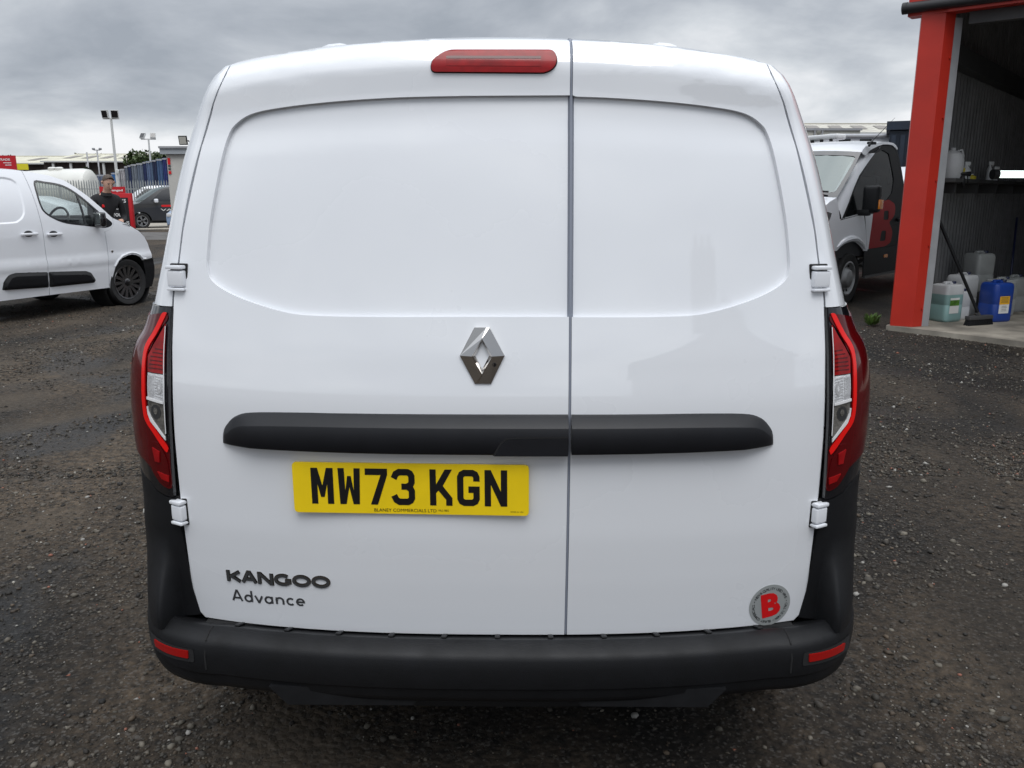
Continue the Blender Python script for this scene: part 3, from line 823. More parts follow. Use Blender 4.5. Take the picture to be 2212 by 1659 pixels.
# model lettering
def skin_text(vs, x0, z0, rot, off):
    o = []
    c, s = math.cos(rot), math.sin(rot)
    for x, z, h in vs:
        X = x0+x*c-z*s; Z = z0+x*s+z*c
        p = Vector(FX(X, Z)); n = surfN(FX, X, Z, HB)
        o.append(p+n*(off+h))
    return o
def arc(cx, cy, rx, ry, a0, a1, n=18): return [(cx+rx*math.cos(R_(a0+(a1-a0)*i/n)), cy+ry*math.sin(R_(a0+(a1-a0)*i/n))) for i in range(n+1)]
GLY = {'K': (1.02, [[(.11, 0), (.11, 1)], [(.98, .94), (.36, .50), (1.0, .05)]]),
       'A': (1.12, [[(.08, .03), (.50, .95), (.62, .95), (1.04, .03)], [(.30, .34), (.82, .34)]]),
       'N': (1.12, [[(.11, 0), (.11, .92), (.20, .92), (.92, .08), (1.01, .08), (1.01, 1)]]),
       'G': (1.22, [arc(.62, .5, .52, .40, 48, 330, 22)+[(1.08, .30), (1.08, .46), (.78, .46)]]),
       'O': (1.28, [arc(.64, .5, .54, .40, 0, 345, 23)]),
       'a_A': (.80, [[(.04, .02), (.36, .90), (.42, .90), (.74, .02)], [(.16, .28), (.62, .28)]]),
       'd': (.72, [arc(.33, .31, .25, .26, 0, 345, 23), [(.58, .02), (.58, .98)]]),
       'v': (.58, [[(.02, .60), (.26, .05), (.30, .05), (.54, .60)]]),
       'a': (.72, [arc(.33, .31, .25, .26, 0, 345, 23), [(.58, .02), (.58, .62)]]),
       'n': (.68, [[(.09, .02), (.09, .60)], [(.09, .34)]+arc(.33, .34, .24, .23, 180, 0, 12)+[(.57, .02)]]),
       'c': (.60, [arc(.33, .31, .25, .26, 45, 315, 18)]),
       'e': (.64, [[(.10, .31), (.56, .31)]+arc(.33, .31, .25, .26, 0, 312, 20)])}
def word(mb, keys, w_, h_, x0, z0, rot, wt_, lift, gap=.10):
    tot = sum(GLY[k][0] for k in keys)+gap*(len(keys)-1); k_ = w_/tot; x = -tot/2
    c, s__ = math.cos(rot), math.sin(rot)
    for key in keys:
        for i, P_ in enumerate(GLY[key][1]):
            def place(px_, py_, l_):
                a_ = (x+px_)*k_; b_ = (py_-.5)*h_
                X = x0+a_*c-b_*s__; Z = z0+a_*s__+b_*c
                return Vector(FX(X, Z))+surfN(FX, X, Z, HB)*(l_+.00015*i)
            P2 = [(p[0], p[1]) for p in P_]
            cl_ = len(P_) == 24
            # even stroke in real size although the glyph box is stretched
            Pm = [(p[0]*k_, p[1]*h_) for p in P2]
            ribbon(mb, Pm, wt_, lambda a_, b_, l_: place(a_/k_, b_/h_, l_), cl_, lift)
        x += GLY[key][0]+gap
def badge_word(name, keys, w_, h_, x0, z0, rot, wt_, lift, m_, th=0.0):
    for i_k in range(len(keys)): pass
    mb = MB(); word(mb, keys, w_, h_, x0, z0, rot, wt_, lift)
    if th:
        k = len(mb.v); n_f = len(mb.f)
        word(mb, keys, w_, h_, x0, z0, rot, wt_*1.15, lift-th)
    return mb.build(name, m_, van, fix=False)
badge_word('model_lettering', 'KANGOO', .247, .0285, -.5015, .6485, R_(.6), .0082, .0026, CHROME, th=.0018)
badge_word('model_lettering_face', 'KANGOO', .246, .0278, -.5015, .6475, R_(.6), .0052, .0031, BADGE)
badge_word('trim_lettering', ['a_A', 'd', 'v', 'a', 'n', 'c', 'e'], .177, .0310, -.530, .5975, R_(.8), .0048, .0009, BADGE)

# round dealer sticker
SCX, SCZ, SRX, SRZ = .6305, .5735, .0505, .0545
disc = [(SCX+SRX*math.cos(2*math.pi*i/48), SCZ+SRZ*math.sin(2*math.pi*i/48)) for i in range(48)]
stk = patch('sticker', disc, FX, HB, SILVER, van, step=(.02, .02), off=.0007, thick=.0006)
tb = MB()
v_, f_ = fit_text('B', .046, .064, bold=.055)
tb.add(skin_text([(x, z, 0) for x, z, h in v_], SCX+.002, SCZ+.001, R_(9), .0013), f_)
tb.build('sticker_letter', REDP, stk)
tb = MB()
txt = 'NEW & QUALITY USED VANS \u2022 CALL US NOW \u2022 BLANEY COMMERCIALS \u2022 '
for i, ch in enumerate(txt):
    if ch == ' ': continue
    v_, f_ = text_geo(ch, size=.0095, bold=.0)
    if not f_: continue
    a = R_(152)-2*math.pi*i/len(txt)
    tb.add(skin_text([(x, z-.003, 0) for x, z, h in v_], SCX+SRX*.80*math.cos(a), SCZ+SRZ*.80*math.sin(a), a-math.pi/2, .0013), f_)
tb.build('sticker_text', PRINT, stk)

# hinges
def hinge(sx, x, z, w_, h_, low):
    p = Vector(FX(sx*x, z)); hp = pt('hinge', van)
    ex_ = Vector((1, sx*(.28 if not low else .55), 0)).normalized()
    R3 = frame_rot(ex_)
    dk = MB(); dk.bev(p+Vector((-sx*.004, .004, 0)), (w_+.004, .010, h_+.006), .003, 2, rot=R3); dk.build('hinge_notch_shade', DARK, hp)  # dark colour stands in for the shade in the notch round the hinge
    hb = MB()
    hb.bev(p+Vector((0, -.005, -.001)), (w_, .020, h_*.64), .005, 3, rot=R3)
    hb.build('hinge_knuckle', PAINT2, hp)
    for dz, hh in ((.42, .15), (-.43, .12)):
        hc = MB(); hc.bev(p+Vector((0, -.006, h_*dz)), (w_+.001, .024, h_*hh), .003, 2, rot=R3); hc.build('hinge_leaf', PAINT2, hp)
for sx in (-1, 1):
    hinge(sx, .699, 1.3275, .039, .056, False)
    hinge(sx, .7265, .798, .034, .058, True)

# high brake light
bl = pt('brake_light', van)
BRK = round_poly([(-.136, 1.7535), (.1045, 1.7515), (.1255, 1.768), (.1205, 1.795), (-.104, 1.7955), (-.134, 1.776)], [.014, .016, .016, .020, .03, .014], 5)
patch('lamp_bezel', inset(BRK, -.002), FX, HB, DARK, bl, step=(.04, .012), off=.0015, thick=.006)
patch('lamp_lens', BRK, FX, HB, REDM, bl, step=(.04, .006), off=.006, thick=.006)
patch('lamp_strip', round_poly([(-.104, 1.7645), (.091, 1.763), (.091, 1.781), (-.104, 1.782)], .002, 2), FX, HB, REDL, bl, step=(.04, .01), off=.0066, thick=.0004)
patch('lamp_shade_line', [(-.104, 1.778), (.091, 1.777), (.091, 1.782), (-.104, 1.783)], FX, HB, REDD, bl, step=(.04, .01), off=.0072, thick=.0004)

# tail lights
def tail_light(sx):
    F = FCs(sx); tl = pt('tail_light', van)
    H = lambda u, v: (sx*math.sin(min(max(u, 0), 1)*math.pi/2), -math.cos(min(max(u, 0), 1)*math.pi/2)-.02, 0)
    P = lambda nm, poly, m, off, th=.003, st=(.06, .02): patch(nm, poly, F, H, m, tl, step=st, off=off, thick=th)
    back = [(1.12, 1.262), (.5, 1.263), (.02, 1.2635), (.03, 1.1), (.037, .97), (.05, .90), (.061, .832), (.14, .835), (.261, .845), (.356, .862), (.7, .885), (1.14, .905)]
    P('lamp_housing', back, GLOSSB, .003, .012)
    outer = smooth_poly([(1.10, 1.225), (.6, 1.235), (.22, 1.248), (.075, 1.248), (.055, 1.235), (.17, 1.21), (.24, 1.172), (.27, 1.15), (.26, 1.04), (.235, 1.015), (.14, .985), (.055, .955), (.055, .90), (.064, .856), (.176, .8625), (.26, .8853), (.36, .91), (.7, .93), (1.10, .94)], 3)
    P('outer_lens', outer, REDD, .006)
    tube = smooth_poly([(.125, 1.250), (.18, 1.231), (.246, 1.2075), (.315, 1.18), (.326, 1.152), (.321, 1.10), (.314, 1.04), (.288, 1.011), (.196, .9835), (.083, .944), (.060, .9455), (.061, .956), (.157, .9912), (.245, 1.0185), (.272, 1.042), (.279, 1.10), (.281, 1.149), (.258, 1.175), (.175, 1.2072), (.11, 1.231), (.066, 1.250)], 3)
    P('light_tube', tube, REDB, .0085)
    P('upper_lens', [(.068, 1.2273), (.13, 1.205), (.199, 1.1788), (.249, 1.1549), (.240, 1.1213), (.064, 1.1186), (.057, 1.167)], REDL, .0085)
    P('clear_lens', [(.238, 1.1194), (.240, 1.09), (.235, 1.0634), (.07, 1.0558), (.062, 1.09), (.064, 1.1166)], CLEARL, .0085)
    for k in range(9):
        v0 = 1.0625+.0062*k
        P('lens_rib', [(.075, v0-.004), (.155, v0), (.155, v0+.0022), (.075, v0-.0018)], RIBM, .0094, .0005, (.2, .2))
    for k in range(5):
        u0 = .168+.0135*k
        P('lens_flute', [(u0, 1.064), (u0+.005, 1.0645), (u0+.006, 1.114), (u0+.001, 1.1135)], RIBM, .0094, .0005, (.2, .2))
    P('bulb_bowl', [(.105+.024*math.cos(q*.4488), 1.089+.014*math.sin(q*.4488)) for q in range(14)], RIBM, .0098, .0005, (.2, .2))
    P('bulb', [(.105+.010*math.cos(q*.7854), 1.089+.006*math.sin(q*.7854)) for q in range(8)], CLEARL, .0104, .0005, (.2, .2))
    for k in range(6):
        v0 = 1.127+.0085*k; u1 = .225-.004*k if v0 < 1.158 else .20-.03*(v0-1.158)/.01
        P('lens_rib', [(.075, v0), (u1, v0+.002), (u1, v0+.0045), (.075, v0+.0028)], REDD, .0094, .0005, (.2, .2))
    P('smoked_lens', [(.236, 1.0617), (.238, 1.0343), (.203, 1.0145), (.068, .975), (.062, 1.01), (.062, 1.0545)], SMOKE, .0085)
    P('chrome_edge', [(.243, 1.045), (.236, 1.028), (.21, 1.012), (.14, .993), (.065, .970), (.066, .9775), (.135, 1.0), (.2, 1.0205), (.226, 1.034), (.232, 1.045)], EDGE, .0112)
    P('lens_edge', [(.0575, 1.222), (.0655, 1.222), (.0635, .985), (.0565, .985)], EDGE, .0100, .0006)
    P('chrome_edge', [(.24, 1.0665), (.24, 1.061), (.07, 1.053), (.07, 1.0585)], EDGE, .0112)
    P('bulb_bowl', [(.150+.052*math.cos(q*.4488), 1.034+.017*math.sin(q*.4488)) for q in range(14)], DRIM, .0094, .0005, (.2, .2))
    P('bulb', [(.150+.022*math.cos(q*.7854), 1.036+.008*math.sin(q*.7854)) for q in range(8)], SMOKE, .0100, .0005, (.2, .2))
    P('lower_lens', smooth_poly([(.27, .958), (.30, .93), (.25, .895), (.17, .872), (.078, .864), (.068, .90), (.085, .930), (.16, .962)], 3), REDD, .0085)
    P('lamp_reflector', [(.218, .9511), (.200, .9187), (.150, .917), (.14, .9425)], REDM, .0112)
    P('lamp_reflector', [(.189, .8949), (.066, .8863), (.073, .8717), (.149, .8777)], REDL, .0112)
tail_light(-1); tail_light(1)

# bumper: corner cladding under the lights, then the wrap-round bar with its step
bp_ = pt('bumper', van)
for sx in (-1, 1):
    def F2(u, z, sx=sx):
        p = FCs(sx)(u, z)
        e = .088*sst((.74-z)/.205)*sst((u-.10)/.16)*math.cos(min(max(u, 0), 1)*math.pi/2)**1.6
        return (p[0], p[1]-e, p[2])
    H = lambda u, v, sx=sx: (sx*math.sin(min(max(u, 0), 1)*math.pi/2), -math.cos(min(max(u, 0), 1)*math.pi/2)-.02, .3)
    cl = [(1.5, .515), (1.5, .90), (1.14, .902), (.7, .882), (.356, .8585), (.261, .8415), (.14, .8318), (.04, .829), (.02, .75), (.0, .66), (-.02, .60), (-.1, .53), (.1, .525)]
    patch('bumper_corner', cl, F2, H, PLASTIC_W, bp_, step=(.02, .012), off=.004, thick=.02)
def FBs(sx):
    def F(t, k):
        """t: 0 centre .. 1 start of corner .. 2 side, then straight; k: (outward, z)"""
        pr_, z = k
        if t <= 1:
            x = .62*t; y = -.025+.07*(x/.69)**2.6-pr_
        else:
            a = min(t-1, 1)*math.pi/2
            x = .62+.238*math.sin(a)+pr_*.5*math.sin(a); y = -.025+.07*(.62/.69)**2.6+.235*(1-math.cos(a))-pr_*math.cos(a)+max(0, t-2)*.6
        return Vector((sx*x, y, z))
    return F
prof = [(-.16, .496), (-.075, .508), (-.03, .523), (-.006, .5345), (.0, .538), (.006, .5390), (.022, .5355), (.040, .5255), (.0455, .5200), (.0495, .511), (.0515, .490), (.0505, .465), (.0475, .447), (.0465, .4425), (.043, .4405), (.041, .436), (.040, .420), (.03, .402), (-.05, .36)]
ts = [i/12 for i in range(13)] + [1+i/14 for i in range(1, 15)] + [2.3, 2.7]
mb = MB()
for sx in (-1, 1):
    F = FBs(sx)
    mb.loft([[F(t, k) for k in prof] for t in ts])
mb.build('bumper_bar', PLASTIC_W, bp_)
for i in range(11):
    x = -.60+.12*i
    if abs(x) > .6: continue
    F = FBs(1 if x >= 0 else -1)
    t = abs(x)/.62
    rb = MB()
    a, b = F(t, (-.045, .5215)), F(t, (-.008, .536))
    rb.bev((a+b)/2+Vector((0, 0, .001)), (.012, (a-b).length, .005), .002, 2, rot=Matrix.Rotation(math.atan2(b.z-a.z, a.y-b.y)*-1, 3, 'X'))
    rb.build('step_rib', PLASTIC, bp_)
for sx in (-1, 1):
    FB = (lambda u, z, sx=sx: tuple(FBs(sx)(1+u, (.0515, z))))
    H = lambda u, v, sx=sx: (sx*math.sin(u*math.pi/2), -math.cos(u*math.pi/2), 0)
    patch('reflector_recess', round_poly([(.16, .470), (.16, .503), (.58, .494), (.58, .456)], .01, 3), FB, H, DARK, bp_, step=(.05, .02), off=.0005, thick=.0)
    patch('reflector', round_poly([(.195, .4785), (.193, .4975), (.50, .4865), (.49, .4695)], [.003, .003, .012, .012], 3), FB, H, REFLECT, bp_, step=(.04, .02), off=.003, thick=.004)
    sm = MB()
    F = FBs(sx)
    sm.tube([F(1.085, (.006, .539)), F(1.088, (.022, .5355)), F(1.09, (.042, .524)), F(1.093, (.052, .490)), F(1.094, (.0495, .455))], .0022, 6)
    sm.build('bumper_seam', DARK, bp_)
for xc, wd in ((-.33, .30), (.33, .30)):
    yb = -.018; lw = MB()
    lw.prism([(-wd/2-.03, .43), (wd/2+.03, .43), (wd/2-.01, .385), (-wd/2+.01, .385)], (xc, yb, 0), (1, 0, 0), (0, 0, 1), (0, -.028, 0))
    lw.build('bumper_lip', PLASTIC, bp_)

# wheels
def road_wheel(parent, c, ax, r, wd, rim_r, rim_mat, spokes=10, style='alloy', steer=0.0):
    """tyre, rim and spokes; ax points outwards"""
    wp = pt('wheel', parent)
    ax = Vector(ax).normalized(); c = Vector(c)
    t = MB()
    h = wd/2
    t.lathe([(rim_r*.98, -h*.9), (r*.93, -h), (r*.985, -h*.82), (r, -h*.5), (r, h*.5), (r*.985, h*.82), (r*.93, h), (rim_r*1.12, h*.96), (rim_r, h*.86), (rim_r*.96, h*.6)], c, ax, 40)
    t.build('tyre', RUBBER, wp)
    m = MB()
    m.lathe([(rim_r*1.0, h*.88), (rim_r*.93, h*.80), (rim_r*.90, h*.2), (0, h*.1)], c, ax, 40)
    m.build('rim_barrel', GLOSSB, wp)
    s = MB()
    up = Vector((0, 0, 1)); sd_ = ax.cross(up).normalized(); up = sd_.cross(ax)
    if style == 'alloy':
        for i in range(spokes):
            for dq in ((-.09, .09) if spokes < 9 else (0,)):
                a = 2*math.pi*i/spokes; d = sd_*math.cos(a)+up*math.sin(a); tdir = -sd_*math.sin(a)+up*math.cos(a)
                wS = rim_r*(.085 if spokes > 8 else .06)
                p0 = c+ax*h*.78+d*rim_r*.16+tdir*dq*.3*rim_r; p1 = c+ax*h*.86+d*rim_r*.97+tdir*dq*1.6*rim_r
                A = [p0-tdir*wS*.8, p0+tdir*wS*.8, p1+tdir*wS*1.25, p1-tdir*wS*1.25]
                s.add(A+[q-ax*.03 for q in A], [(0, 1, 2, 3), (0, 4, 5, 1), (1, 5, 6, 2), (2, 6, 7, 3), (3, 7, 4, 0)])
        hc_ = MB(); hc_.lathe([(rim_r*.22, h*.3), (rim_r*.22, h*.80), (rim_r*.17, h*.9), (0, h*.92)], c, ax, 20); hc_.build('hub_cap', GLOSSB, wp)
        s.lathe([(rim_r*.90, h*.70), (rim_r*.93, h*.90), (rim_r*1.0, h*.93), (rim_r*1.02, h*.86)], c, ax, 40)
    else:
        s.lathe([(rim_r*1.02, h*.9), (rim_r*.93, h*.95), (rim_r*.86, h*.70), (rim_r*.70, h*.55), (rim_r*.58, h*.75), (rim_r*.50, h*1.05), (rim_r*.42, h*1.12), (0, h*1.16)], c, ax, 36)
    s.build('spokes' if style == 'alloy' else 'hub_disc', rim_mat, wp)
    if style != 'alloy':
        for i in range(10):
            q = MB(); a = 2*math.pi*i/10; d = sd_*math.cos(a)+up*math.sin(a)
            q.lathe([(rim_r*.085, 0), (rim_r*.085, .004), (0, .0042)], c+d*rim_r*.755+ax*h*.62, ax, 10)
            q.build('rim_hole', DARK, wp)
    return wp
for sx in (-1, 1):
    road_wheel(van, (sx*.775, .80, .315), (sx, 0, 0), .315, .20, .20, STEEL, style='steel')
    road_wheel(van, (sx*.775, 3.52, .315), (sx, 0, 0), .315, .20, .20, STEEL, style='steel')
# ------------------------------------------------------------------ generic vehicle pieces (x along the side, y into the vehicle, z up)
def side_F(wf, y0=0.0, s=1):
    return lambda u, v: (u, y0 - s*wf(v), v)
def across(prof, wf, width, crown, name, mats, parent, mi=None, n=9, y0=0.0, smooth=True):
    """skin from the near side over to the far side along a side outline [(x,z)...]; crown(i, b) -> (dx, dz)"""
    mb = MB(); rings = []
    for i, (x, z) in enumerate(prof):
        r = []
        for k in range(n):
            t = k/(n-1)
            ya = y0 - wf(z); yb = y0 + width + wf(z)
            b = 1-abs(2*t-1)**2.6
            dx, dz = crown(x, z, b)
            r.append(Vector((x+dx, ya+(yb-ya)*t, z+dz)))
        rings.append(r)
    for i in range(len(rings)-1):
        m_ = mi[i] if mi else 0
        mb.loft(rings[i:i+2], mi=m_, smooth=smooth)
    return mb.build(name, mats, parent)
HY = (0, -1, 0)

# ------------------------------------------------------------------ white van on the left, seen from its rear quarter
def wl(z): return -.34*max(0, z-.95)**2 - .10*max(0, .5-z) + .016*math.exp(-((z-.655)/.055)**2)
LV_A = math.atan2(.924, .381)
lv = thing('parked_van', 'white panel van with black side mouldings and a man standing at its bonnet', 'van', (-5.29, 9.74, 0), LV_A)
FLv = side_F(wl)
ROOF = [(-3.32, 1.74), (-3.2, 1.785), (-2.6, 1.80), (-1.425, 1.795), (-1.172, 1.785), (-1.03, 1.768), (-.825, 1.735), (-.631, 1.675), (-.507, 1.588), (-.379, 1.48), (-.249, 1.352), (-.090, 1.195)]
ARCHF = [(.330, .600), (.28, .655), (.221, .683), (.15, .697), (.079, .688), (-.02, .660), (-.091, .613), (-.15, .53), (-.188, .441), (-.22, .34), (-.238, .245)]
def lvp(name, poly, m, off=0.0, th=.012, st=(.12, .06), par=None, holes=()):
    return patch(name, poly, FLv, HY, m, par or lv, step=st, off=off, thick=th, holes=holes)
g = .0035
CARGO = smooth_poly([(-2.35, 1.705), (-1.6, 1.712), (-1.40, 1.70), (-1.325, 1.66), (-1.31, 1.60), (-1.325, 1.40), (-1.36, 1.27), (-1.45, 1.19), (-1.60, 1.165), (-2.3, 1.165), (-2.42, 1.25), (-2.45, 1.4), (-2.42, 1.65)], 4)
cin = inset(CARGO, .022)
ra = [(-2.73+.40*math.cos(a), .30+.40*math.sin(a)) for a in [R_(x) for x in range(8, 173, 15)]]
lvp('sliding_door', [(-1.176, .275), (-1.176, 1.785)] + ROOF[3::-1] + [(-3.40, 1.4), (-3.44, .8), (-3.36, .30)] + ra[::-1] + [(-2.3, .275)], PAINT2, holes=[CARGO])
bevel = bevel_rows(CARGO, cin, FLv, HY, 0, -.014, True); bevel.build('recess_edge', PAINT2, lv)
lvp('recessed_panel', cin, PAINT2, off=-.014, th=0)
WIN = smooth_poly([(-1.075, 1.665), (-.928, 1.66), (-.727, 1.63), (-.587, 1.563), (-.458, 1.455), (-.327, 1.325), (-.2, 1.208), (-.112, 1.128), (-.165, 1.082), (-.276, 1.072), (-.517, 1.103), (-.806, 1.142), (-.963, 1.195), (-1.085, 1.275), (-1.122, 1.362), (-1.118, 1.513)], 3)
dr = lvp('front_door', [(-1.168, .275), (-1.168, 1.785)] + ROOF[5:] + [(-.095, 1.10), (-.16, 1.045), (-.258, 1.02), (-.246, .79), (-.262, .52), (-.262, .275)], PAINT2, holes=[WIN])
lvp('window_seal', WIN, GLOSSB, off=.002, th=.004, holes=[inset(WIN, .024)], par=dr)
lvp('window_pane', inset(WIN, .018), GLASS, off=-.006, th=0, par=dr)
lvp('quarter_bar', [(-.552, 1.50), (-.528, 1.51), (-.520, 1.11), (-.548, 1.11)], GLOSSB, off=.001, th=.01, par=dr)
lvp('mirror_corner', [(-.44, 1.10), (-.34, 1.318), (-.2, 1.200), (-.118, 1.128), (-.17, 1.088), (-.276, 1.078)], GLOSSB, off=.003, th=.006, par=dr)
lvp('front_wing', [(-.251, .275), (-.2545, .52), (-.2385, .79), (-.2505, 1.02), (-.155, 1.043), (-.088, 1.105), (-.083, 1.19), (.135, 1.105), (.319, 1.005), (.40, .93), (.457, .824), (.491, .708), (.498, .625)] + ARCHF, PAINT2)
# wheel arch lip bulge
lip = MB(); lip.tube([FLv(x*1.0+.01*(x-.06), z+.022) for x, z in [(.38, .60)]+ARCHF[:-3]], .014, 6)
lvs = lip.build('arch_lip', PAINT2, lv)
MO = [(-1.80, .40), (-1.775, .495), (-1.70, .575), (-1.615, .592), (-1.176, .567), (-1.176, .372)]
MO2 = [(-1.168, .372), (-1.168, .567), (-1.085, .562), (-.62, .530), (-.54, .500), (-.47, .395), (-.495, .365)]
for M_ in (MO, MO2):
    MM = round_poly(M_, .02, 3); q = inset(MM, .045)
    bevel_rows(MM, q, FLv, HY, 0, .03, True, prof=(0, .3, .7, 1)).build('side_moulding', PLASTIC, lv)
    lvp('moulding_face', q, TRIM, off=.03, th=0)
for xa, xb, z in ((-1.478, -1.262, 1.035), (-1.133, -.925, 1.02)):
    hb = MB(); hb.bev(((xa+xb)/2, -.028-wl(z), z), (xb-xa, .022, .030), .010, 3)
    hb.bev((xa+.02, -.012-wl(z), z), (.02, .03, .024), .006, 2); hb.bev((xb-.02, -.012-wl(z), z), (.02, .03, .024), .006, 2)
    hh = hb.build('door_handle', PAINT2, lv)
    lvp('handle_cup', [((xa+xb)/2+.062*math.cos(a*.3142), z+.004+.038*math.sin(a*.3142)) for a in range(20)], CABIN, off=.0008, th=0, par=hh)
cp = MB(); cp.lathe([(.018, 0), (.018, .006), (.012, .008), (0, .008)], (-.172, -.001, .758), (0, -1, 0), 14); cp.build('side_repeater', CHROME, lv)
def crown_l(x, z, b):
    return ((.30*b if (x > -.12 and z < 1.25) else .0) + (.10*b if -.7 < x <= -.12 else 0) - (.05*b if x < -3.3 else 0), .035*b if z > 1.2 else .02*b)
across([(-3.36, .30), (-3.44, .8), (-3.40, 1.4)]+ROOF[:8], wl, 1.78, crown_l, 'roof', PAINT2, lv)
across(ROOF[7:], wl, 1.78, crown_l, 'windscreen', GLASS, lv)
across([(-.090, 1.195), (.135, 1.112), (.319, 1.010), (.40, .935), (.457, .824)], wl, 1.78, crown_l, 'bonnet', PAINT2, lv)
bm_ = MB()
prf = [(.457, .824), (.491, .708), (.52, .60), (.535, .50), (.53, .36), (.48, .22), (.34, .195)]
across(prf, wl, 1.78, lambda x, z, b: (.30*b, 0), 'front_bumper', PLASTIC, lv)
lvp('bumper_end', [(.335, .602), (.50, .622), (.52, .60), (.537, .50), (.532, .36), (.483, .225), (.34, .195), (.36, .3), (.37, .42)], PLASTIC, off=.003)
br_ = MB(); br_.tube([(-.10, -wl(1.15)+.02, 1.14), (.135, .0, 1.095), (.32, .03, 1.0)], .003, 6); br_.build('bonnet_gap', DARK, lv)
# mirror
mr_ = MB(); mr_.bev((-.40, -.10, 1.185), (.09, .16, .19), .035, 3); mr_.bev((-.36, -.03, 1.11), (.07, .12, .05), .02, 2)
mrr = mr_.build('door_mirror', GLOSSB, lv)
mg = MB(); mg.bev((-.448, -.105, 1.19), (.006, .115, .14), .002, 1); mg.build('mirror_glass', mat('mirror_silver', (.75, .8, .78), rough=.03, metal=1), mrr)
# far side, floor, seats, wheel
fy = lambda z: 1.78+wl(z)
FLf = lambda u, v: (u, fy(v), v)
patch('far_side', [(-1.168, .25), (-1.168, 1.785)]+ROOF[5:]+[(-.08, 1.0), (.2, 1.0), (.45, .8), (.3, .25)], FLf, (0, 1, 0), PAINT2, lv, step=(.2, .1), off=0, thick=.01, holes=[WIN])
patch('window_pane', inset(WIN, .01), FLf, (0, 1, 0), GLASS, lv, step=(.2, .1), off=0, thick=0)
ins = MB(); ins.box((-1.4, .89, .34), (3.9, 1.6, .12)); ins.box((-1.22, .89, .80), (.04, 1.60, .9)); ins.box((-1.22, .89, 1.46), (.04, 1.34, .46)); ins.box((-.2, .89, .78), (.5, 1.6, .42)); ins.box((-.32, .9, 1.03), (.3, 1.5, .10))
ins.box((-2.6, .89, 1.0), (1.5, 1.68, .02))
ins.build('cabin', CABIN, lv)
for yy in (.42, 1.3):
    st_ = MB(); st_.bev((-.92, yy, .72), (.5, .48, .2), .06, 2); st_.bev((-1.10, yy, 1.05), (.14, .46, .62), .05, 2); st_.bev((-1.12, yy, 1.45), (.1, .26, .18), .04, 2)
    st_.build('seat', CABIN, lv)
sw = MB(); sw.tube([(-.60+.06*math.sin(a), .42+.185*math.cos(a), 1.16+.175*math.sin(a)) for a in [i*math.pi/12 for i in range(25)]], .016, 8); sw.tube([(-.6, .42, 1.16), (-.38, .42, 1.02)], .03, 8); sw.tube([(-.6, .25, 1.16), (-.6, .6, 1.16)], .014, 6)
sw.build('steering_wheel', GLOSSB, lv)
ds = MB(); ds.bev((-.36, .62, 1.13), (.18, .9, .12), .04, 2); ds.build('dashboard', CABIN, lv)
for (x, st_) in ((.062, .0), (-2.73, 0)):
    road_wheel(lv, (x, .112, .318), (0, -1, 0), .320, .21, .232, mat('black_silver_rim', (.15, .15, .155), rough=.25, metal=.9) if x > 0 else MATS['black_silver_rim'], spokes=14)
    road_wheel(lv, (x, 1.67, .318), (0, 1, 0), .320, .21, .232, MATS['black_silver_rim'], spokes=14)
    aw = MB(); aw.lathe([(.385, .0), (.385, .32), (0, .32)], (x, .02, .31), (0, 1, 0), 24); aw.build('wheel_arch', DARK, lv)

# ------------------------------------------------------------------ chassis cab on the right
def wt(z): return -.22*max(0, z-1.15)**1.6
TA = math.atan2(.713, .70)
tr = thing('chassis_cab', 'white cab with black lettered door parked between the big van and the red column', 'truck', (4.76, 9.93, 0), TA)
FTr = side_F(wt)
def trp(name, poly, m, off=0.0, th=.015, st=(.15, .06), par=None, holes=()):
    return patch(name, poly, FTr, HY, m, par or tr, step=st, off=off, thick=th, holes=holes)
arch = [(-.509, .765), (-.40, .815), (-.267, .849), (-.12, .864), (-.003, .866), (.12, .848), (.24, .805), (.36, .745), (.42, .70)]
trp('front_wing', [(-1.28, .77), (-1.30, .95), (-1.22, 1.15), (-1.041, 1.325), (-.80, 1.41), (-.573, 1.463), (-.50, 1.18), (.15, 1.243), (.285, 1.236), (.535, .742), (.515, .715), (.42, .70)] + arch[::-1][1:], PAINT2)
trp('lower_wing', [(-1.28, .765), (-1.26, .45), (-.47, .45), (-.46, .60)] + arch[:5] + arch[5:] + [(.44, .45), (.46, .35), (.62, .35), (.5, .71), (.43, .70)][:0] + [(.42, .69), (.38, .55), (.36, .35), (.36, .30), (.36, .62)][:0], PLASTIC, off=-.02) if False else None
WT = round_poly([(.86, 2.05), (.98, 2.085), (1.28, 2.145), (1.50, 2.10), (1.50, 1.72), (1.36, 1.52), (1.05, 1.37), (.45, 1.27), (-.36, 1.185), (.05, 1.60), (.30, 1.76)], .03, 3)
lp_ = MB(); lp_.tube([FTr(x, z+.045) for x, z in arch], [.01, .03, .04, .045, .045, .04, .035, .025, .01], 8); lp_.build('arch_lip', PAINT2, tr)
dr = trp('cab_door', [(.555, .735), (.30, 1.235), (-.485, 1.165), (-.02, 1.588), (.217, 1.754), (.52, 1.90), (.906, 2.085), (1.10, 2.14), (1.344, 2.205), (1.70, 2.215), (1.80, 2.15), (1.80, .745)], WRAP, holes=[WT])
trp('white_door_edge', [(.32, 1.232), (.62, 1.232), (.56, .738), (.502, .738)], PAINT2, off=.003, th=.004, par=dr)
trp('window_pane', inset(WT, -.01), GLASSD, off=-.01, th=0, par=dr)
